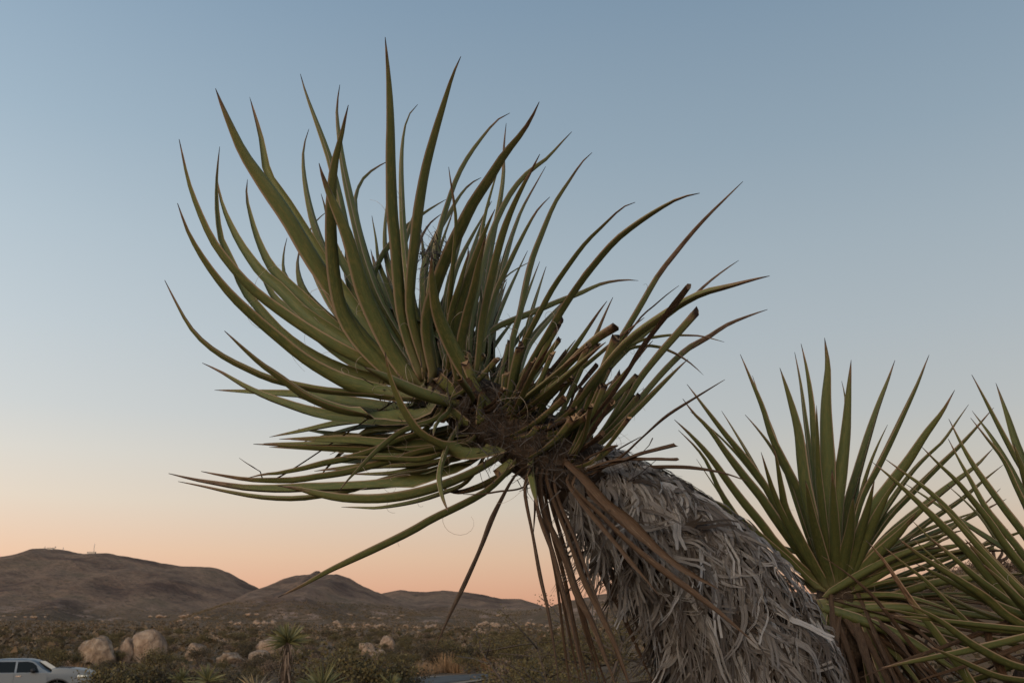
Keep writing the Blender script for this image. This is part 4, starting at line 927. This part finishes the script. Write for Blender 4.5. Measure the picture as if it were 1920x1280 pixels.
# ------------------------------------------------------------------ joshua tree on the rise
def joshua(px, py_base, py_top):
    g = ground_px(px, py_base); D = g.y*math.cos(PITCH)+(g.z-CAMZ)*math.sin(PITCH); H = P(px, py_top, D).z-g.z; r_ = random.Random(3)
    t = thing('joshua_tree', (g.x, g.y, Zg(g.x, g.y)), 'joshua tree with spiky tufted arms on the low rise behind the yuccas', 'tree')
    V = []; Fc = []; ends = []
    top = Vector((.05*H, 0, H*.45)); tube(V, Fc, [(0, 0, -.1), (.02*H, 0, H*.2), top], [.07*H, .055*H, .05*H], 8); obj('trunk', mesh('trunk', V, Fc, M['bark']), t)
    V = []; Fc = []
    for a, s, hh in ((2.9, .28, .78), (.2, .30, .86), (1.2, .2, .98), (4.4, .22, .72), (3.6, .42, .62), (5.8, .4, .66)):
        e = Vector((math.cos(a)*s*H, math.sin(a)*s*H*.7, hh*H)); tube(V, Fc, [top-Vector((0, 0, .03*H)), top.lerp(e, .55)+Vector((math.cos(a), math.sin(a), -.4))*.06*H, e], [.045*H, .04*H, .03*H], 6); ends.append(e)
    obj('arms', mesh('arms', V, Fc, M['bark']), t)
    V = []; Fc = []; rd = []
    for e in ends: rosette(V, Fc, rd, e, .15*H, 70, .011*H, r_, .3, .05)
    obj('crown', mesh('crown', V, Fc, M['spiky'], False, {'rnd': ('FLOAT', rd)}), t)
joshua(1868, 1092, 1010)

# ------------------------------------------------------------------ masts and huts on the left hill
M['metal'] = NB('galvanised_metal', .5, .5).done((.32, .30, .28)); M['hut'] = NB('painted_block_wall', .8).done((.42, .36, .30)); M['roofing'] = NB('flat_roof', .8).done((.25, .22, .2))
import mathutils
def bx(bm, c_, s): bmesh.ops.create_cube(bm, size=1, matrix=mathutils.Matrix.Translation(c_) @ mathutils.Matrix.Diagonal((*s, 1)))
HD = 2600
bpy.context.view_layer.update(); DG = bpy.context.evaluated_depsgraph_get()
from mathutils.bvhtree import BVHTree
HB = BVHTree.FromObject(bpy.data.objects['hill_with_antennas'], DG)
def hill_z(x, y):
    loc = HB.ray_cast(Vector((x, y, 900)), Vector((0, 0, -1)))[0]; return loc.z if loc else 0
def ridge_at(px):
    best = None
    for k in range(-260, 261, 8):
        g = P(px, 1030, HD+k); z = hill_z(g.x, g.y); e = (z-CAMZ)/g.y
        if best is None or e > best[0]: best = (e, g.x, g.y, z)
    return best[1:]
def mast(px, hpx, ybot, label, dish=False):
    gx_, gy_, z0 = ridge_at(px); H = hpx*gy_/F; g = Vector((gx_, gy_, z0))
    t = thing('radio_mast', (g.x, g.y, z0), label, 'mast'); V = []; Fc = []
    w_ = max(.9, H*.03)
    for sx_, sy_ in ((-1, -1), (1, -1), (0, 1)): tube(V, Fc, [(sx_*w_, sy_*w_, -2), (sx_*w_*.5, sy_*w_*.5, H)], [.35, .25], 4)
    obj('legs', mesh('legs', V, Fc, M['metal'], False), t); V = []; Fc = []
    for k in range(8):
        z = H*k/8; a = w_*(1-.5*k/8); q = [(-a, -a, z), (a, -a, z+H/16), (0, a, z+H/12), (-a, -a, z+H/8)]; tube(V, Fc, q, .14, 3)
    obj('bracing', mesh('bracing', V, Fc, M['metal'], False), t)
    if dish:
        bm = bmesh.new(); bmesh.ops.create_cone(bm, cap_ends=True, segments=12, radius1=2.2, radius2=.5, depth=1.2, matrix=mathutils.Matrix.Translation((1.5, -1.2, H*.8)) @ mathutils.Matrix.Rotation(R(100), 4, 'X')); bm_obj('dish', bm, M['hut'], t)
    V = []; Fc = []; tube(V, Fc, [(0, 0, H), (0, 0, H*1.12)], [.22, .12], 4); obj('antenna', mesh('antenna', V, Fc, M['metal'], False), t)
def hut(px, hpx, wpx, label):
    gx_, gy_, z0 = ridge_at(px); g = Vector((gx_, gy_-6, z0)); z0 = hill_z(g.x, g.y); W_ = wpx*HD/F; H = hpx*HD/F
    t = thing('equipment_hut', (g.x, g.y, z0), label, 'building'); bm = bmesh.new(); bx(bm, (0, 0, H/2-1.5), (W_, 7, H+3)); bm_obj('wall', bm, M['hut'], t)
    bm = bmesh.new(); bx(bm, (0, 0, H+.25), (W_+1, 8, .5)); bm_obj('roof', bm, M['roofing'], t); bm = bmesh.new(); bx(bm, (W_*.2, -3.55, 1.1), (1.2, .2, 2.2)); bm_obj('door', bm, M['metal'], t)
mast(176.5, 17, 1036, 'tall thin radio mast standing beside a hut on the hill ridge')
hut(174, 2.6, 15, 'pale equipment hut at the foot of the tall radio mast')
hut(96, 2.2, 11, 'low equipment hut on the hill summit between short masts')
mast(102.5, 4.5, 1028, 'short mast with a dish at the right end of the summit hut', True)
mast(84, 3.5, 1028, 'short thin mast at the left end of the summit hut')
mast(118.5, 4.5, 1031, 'short mast standing alone between the summit hut and the tall mast')
# ------------------------------------------------------------------ pickup truck parked on the road edge
n = NB('silver_paint', .38, .35); n.b.inputs['Metallic'].default_value = .25
ps = n.pos(); dust = n.mapr(n.sep(ps, 2), 1.0, .3, 0, .6); M['paint'] = n.done(n.mix(n.math('MULTIPLY', dust, n.noise(ps, 3, 4)), (.112, .128, .142), (.13, .11, .09)))
M['glass'] = NB('tinted_glass', .06, .1).done((.008, .010, .011)); M['rubber'] = NB('black_rubber', .8).done((.018, .018, .018)); M['blackplastic'] = NB('black_plastic', .5).done((.022, .022, .024))
M['chrome'] = (lambda q: (setattr(q.b.inputs['Metallic'], 'default_value', 1.0), q.done((.55, .55, .55)))[1])(NB('chrome', .18)); M['lens'] = NB('headlight_lens', .1, .6).done((.30, .28, .22)); M['lamp'] = NB('headlight_reflector', .15, .6).done((.75, .70, .58)); M['seat'] = NB('seat_fabric', .9).done((.05, .048, .045))
def extrude_poly(name, pts, y0, y1, mat, parent, bev=.0, y0b=None, y1b=None, smooth=True):
    """side profile (x,z) extruded across; optional bevel"""
    bm = bmesh.new(); a = [bm.verts.new((x, y0, z)) for x, z in pts]; b = [bm.verts.new((x, y1, z)) for x, z in pts]; k = len(pts)
    bm.faces.new(a[::-1]); bm.faces.new(b)
    for i in range(k): bm.faces.new((a[i], a[(i+1) % k], b[(i+1) % k], b[i]))
    bmesh.ops.recalc_face_normals(bm, faces=bm.faces)
    if bev:
        ed = [e for e in bm.edges if len(e.link_faces) == 2 and e.calc_face_angle(0) > .45]; bmesh.ops.bevel(bm, geom=ed, offset=bev, segments=3, affect='EDGES', profile=.6, clamp_overlap=True)
    o = bm_obj(name, bm, mat, parent)
    if smooth:
        o.data.shade_smooth(); o.data.set_sharp_from_angle(angle=R(35))
    return o
def arc(cx, cz, r_, a0, a1, k): return [(cx+r_*math.cos(R(a0+(a1-a0)*i/k)), cz+r_*math.sin(R(a0+(a1-a0)*i/k))) for i in range(k+1)]
TD = 42.0; tg = P(87, 1233, TD); tz = Zg(tg.x, tg.y)+.075
TZ = (P(87, 1233, TD).z - tz)/1.95
truck = thing('pickup_truck', (tg.x, tg.y, tz), 'silver crew-cab pickup truck parked on the road in the brush', 'truck'); truck.scale = (1, 1, TZ); truck.rotation_euler = (0, 0, R(15))
WX = (.67, -3.0)
low = [(1.93, .55), (1.95, .95), (1.93, 1.18), (1.84, 1.30), (1.65, 1.40), (1.3, 1.47), (.9, 1.50), (.42, 1.50), (.40, 1.31), (-2.05, 1.30), (-2.07, 1.36), (-3.95, 1.36), (-3.98, .62)] + [(-3.6, .55)] + arc(WX[1], .46, .52, 170, 10, 9) + [(-2.4, .42), (.1, .42)] + arc(WX[0], .46, .52, 170, 10, 9) + [(1.3, .5)]
body = extrude_poly('body', low, -.98, .98, M['paint'], truck, .07)
# cab: pillars and roof as a lofted shell with glass set in it
def loft(name, rings, mat, parent, smooth=True):
    V = [p for r_ in rings for p in r_]; k = len(rings[0]); Fc = []
    for i in range(len(rings)-1):
        for j in range(k): Fc.append((i*k+j, i*k+(j+1) % k, (i+1)*k+(j+1) % k, (i+1)*k+j))
    Fc.append(tuple(range(k-1, -1, -1))); Fc.append(tuple((len(rings)-1)*k+j for j in range(k)))
    m = mesh(name, V, Fc, mat); m.set_sharp_from_angle(angle=R(40)); return obj(name, m, parent)
belt = [(.45, -.93), (.45, .93), (-2.02, .93), (-2.02, -.93)]; 
ring = lambda z, xf, xr, w_: [(xf, -w_*.86, z), (xf, w_*.86, z), (xf-.12, w_, z), (xr+.1, w_, z), (xr, w_*.9, z), (xr, -w_*.9, z), (xr+.1, -w_, z), (xf-.12, -w_, z)]
loft('cab', [ring(1.28, .46, -2.02, .93), ring(1.48, .14, -1.97, .882), ring(1.78, -.16, -1.88, .81), ring(1.88, -.36, -1.82, .786), ring(1.935, -.62, -1.7, .68), ring(1.95, -.9, -1.5, .5)], M['paint'], truck)
def cab_y(z): return float(np.interp(z, [1.28, 1.88], [.93, .786]))+.006
def side_glass(pts, s):
    V = [(x, s*cab_y(z), z) for x, z in pts]+[(x, s*(cab_y(z)-.03), z) for x, z in pts]; k = len(pts); Fc = [tuple(range(k)), tuple(range(2*k-1, k-1, -1))]+[(i, k+i, k+(i+1) % k, (i+1) % k) for i in range(k)]
    return obj('window', mesh('window', V, Fc, M['glass'], False), truck)
for s in (-1, 1):
    side_glass([(-.07, 1.31), (-.92, 1.31), (-.92, 1.80), (-.55, 1.81), (-.36, 1.76), (-.2, 1.62)], s)
    side_glass([(-1.0, 1.31), (-1.86, 1.31), (-1.80, 1.72), (-1.70, 1.80), (-1.0, 1.805)], s)
    for x0, x1, z0 in ((-.98, .28, .5), (-2.0, -.98, .5)):                      # doors: raised skins with a gap
        d = extrude_poly('door', [(x0+.012, z0), (x1-.012, z0), (x1-.012, 1.27), (x0+.012, 1.27)], s*.978, s*.992, M['paint'], truck, .004, smooth=False)
        hb = bmesh.new(); bx(hb, ((x0+.17), s*1.01, 1.14), (.22, .035, .05)); bmesh.ops.bevel(hb, geom=hb.edges[:], offset=.012, segments=2, affect='EDGES'); bm_obj('handle', hb, M['chrome'], d)
    mb = bmesh.new(); bx(mb, (-.28, s*1.09, 1.40), (.16, .24, .21)); bmesh.ops.bevel(mb, geom=mb.edges[:], offset=.04, segments=3, affect='EDGES'); bx(mb, (-.25, s*.95, 1.33), (.08, .16, .06)); bm_obj('mirror', mb, M['blackplastic'], truck, True)
    hb = bmesh.new(); bx(hb, (1.62, s*.955, 1.10), (.46, .08, .22)); bmesh.ops.bevel(hb, geom=hb.edges[:], offset=.035, segments=2, affect='EDGES'); hl = bm_obj('headlight', hb, M['lens'], truck, True)
    for q in (1.47, 1.60, 1.74):
        lb = bmesh.new(); bmesh.ops.create_uvsphere(lb, u_segments=10, v_segments=6, radius=.06, matrix=mathutils.Matrix.Translation((q, s*.985, 1.11))); bm_obj('reflector', lb, M['lamp'], hl, True)
    for wx in WX:
        wb = bmesh.new(); Rm = mathutils.Matrix.Translation((wx, s*.84, .42)) @ mathutils.Matrix.Rotation(R(90), 4, 'X'); bmesh.ops.create_cone(wb, cap_ends=True, segments=32, radius1=.42, radius2=.42, depth=.27, matrix=Rm)
        bmesh.ops.bevel(wb, geom=[e for e in wb.edges if e.calc_face_angle(0) > 1], offset=.05, segments=3, affect='EDGES'); ty = obj('wheel', None, truck) if False else bm_obj('wheel', wb, M['rubber'], truck, True)
        rb = bmesh.new(); bmesh.ops.create_cone(rb, cap_ends=True, segments=24, radius1=.26, radius2=.24, depth=.29, matrix=Rm); bm_obj('rim', rb, M['chrome'], ty)
        la = arc(wx, .46, .56, 180, 0, 14); lb_ = arc(wx, .46, .505, 0, 180, 14); extrude_poly('wheel_arch', la+lb_, s*.955, s*1.0, M['blackplastic'], truck, smooth=False)
# windscreen, rear window, hood vent, grille, bumper, tailgate, light bar
def quad_plate(name, q, th, mat, parent):
    q = [Vector(p) for p in q]; nn = (q[1]-q[0]).cross(q[3]-q[0]).normalized()*th; V = q+[p-nn for p in q]; return obj(name, mesh(name, V, [(0, 1, 2, 3), (7, 6, 5, 4), (0, 4, 5, 1), (1, 5, 6, 2), (2, 6, 7, 3), (3, 7, 4, 0)], mat, False), parent)
quad_plate('windscreen', [(.43, -.74, 1.36), (.43, .74, 1.36), (-.15, .64, 1.79), (-.15, -.64, 1.79)], -.03, M['glass'], truck)
quad_plate('rear_window', [(-2.015, .7, 1.42), (-2.015, -.7, 1.42), (-1.90, -.62, 1.77), (-1.90, .62, 1.77)], -.02, M['glass'], truck)
for s in (-1, 1):
    vb = bmesh.new(); bx(vb, (.78, s*.42, 1.512), (.62, .26, .03)); bm_obj('hood_vent', vb, M['blackplastic'], truck)
gb = bmesh.new(); bx(gb, (1.945, 0, 1.0), (.05, 1.25, .38)); gr = bm_obj('grille', gb, M['blackplastic'], truck)
for k in range(4):
    gb = bmesh.new(); bx(gb, (1.975, 0, .86+.09*k), (.03, 1.2, .03)); bm_obj('bar', gb, M['chrome'], gr)
bb = bmesh.new(); bx(bb, (1.98, 0, .62), (.2, 1.96, .24)); bmesh.ops.bevel(bb, geom=bb.edges[:], offset=.05, segments=3, affect='EDGES'); bm_obj('bumper', bb, M['chrome'], truck, True)
bb = bmesh.new(); bx(bb, (-4.03, 0, .62), (.16, 1.9, .2)); bmesh.ops.bevel(bb, geom=bb.edges[:], offset=.04, segments=3, affect='EDGES'); bm_obj('bumper', bb, M['chrome'], truck, True)
bb = bmesh.new(); bx(bb, (-3.0, 0, 1.362), (1.75, 1.66, .012)); bm_obj('bed_cover', bb, M['blackplastic'], truck)
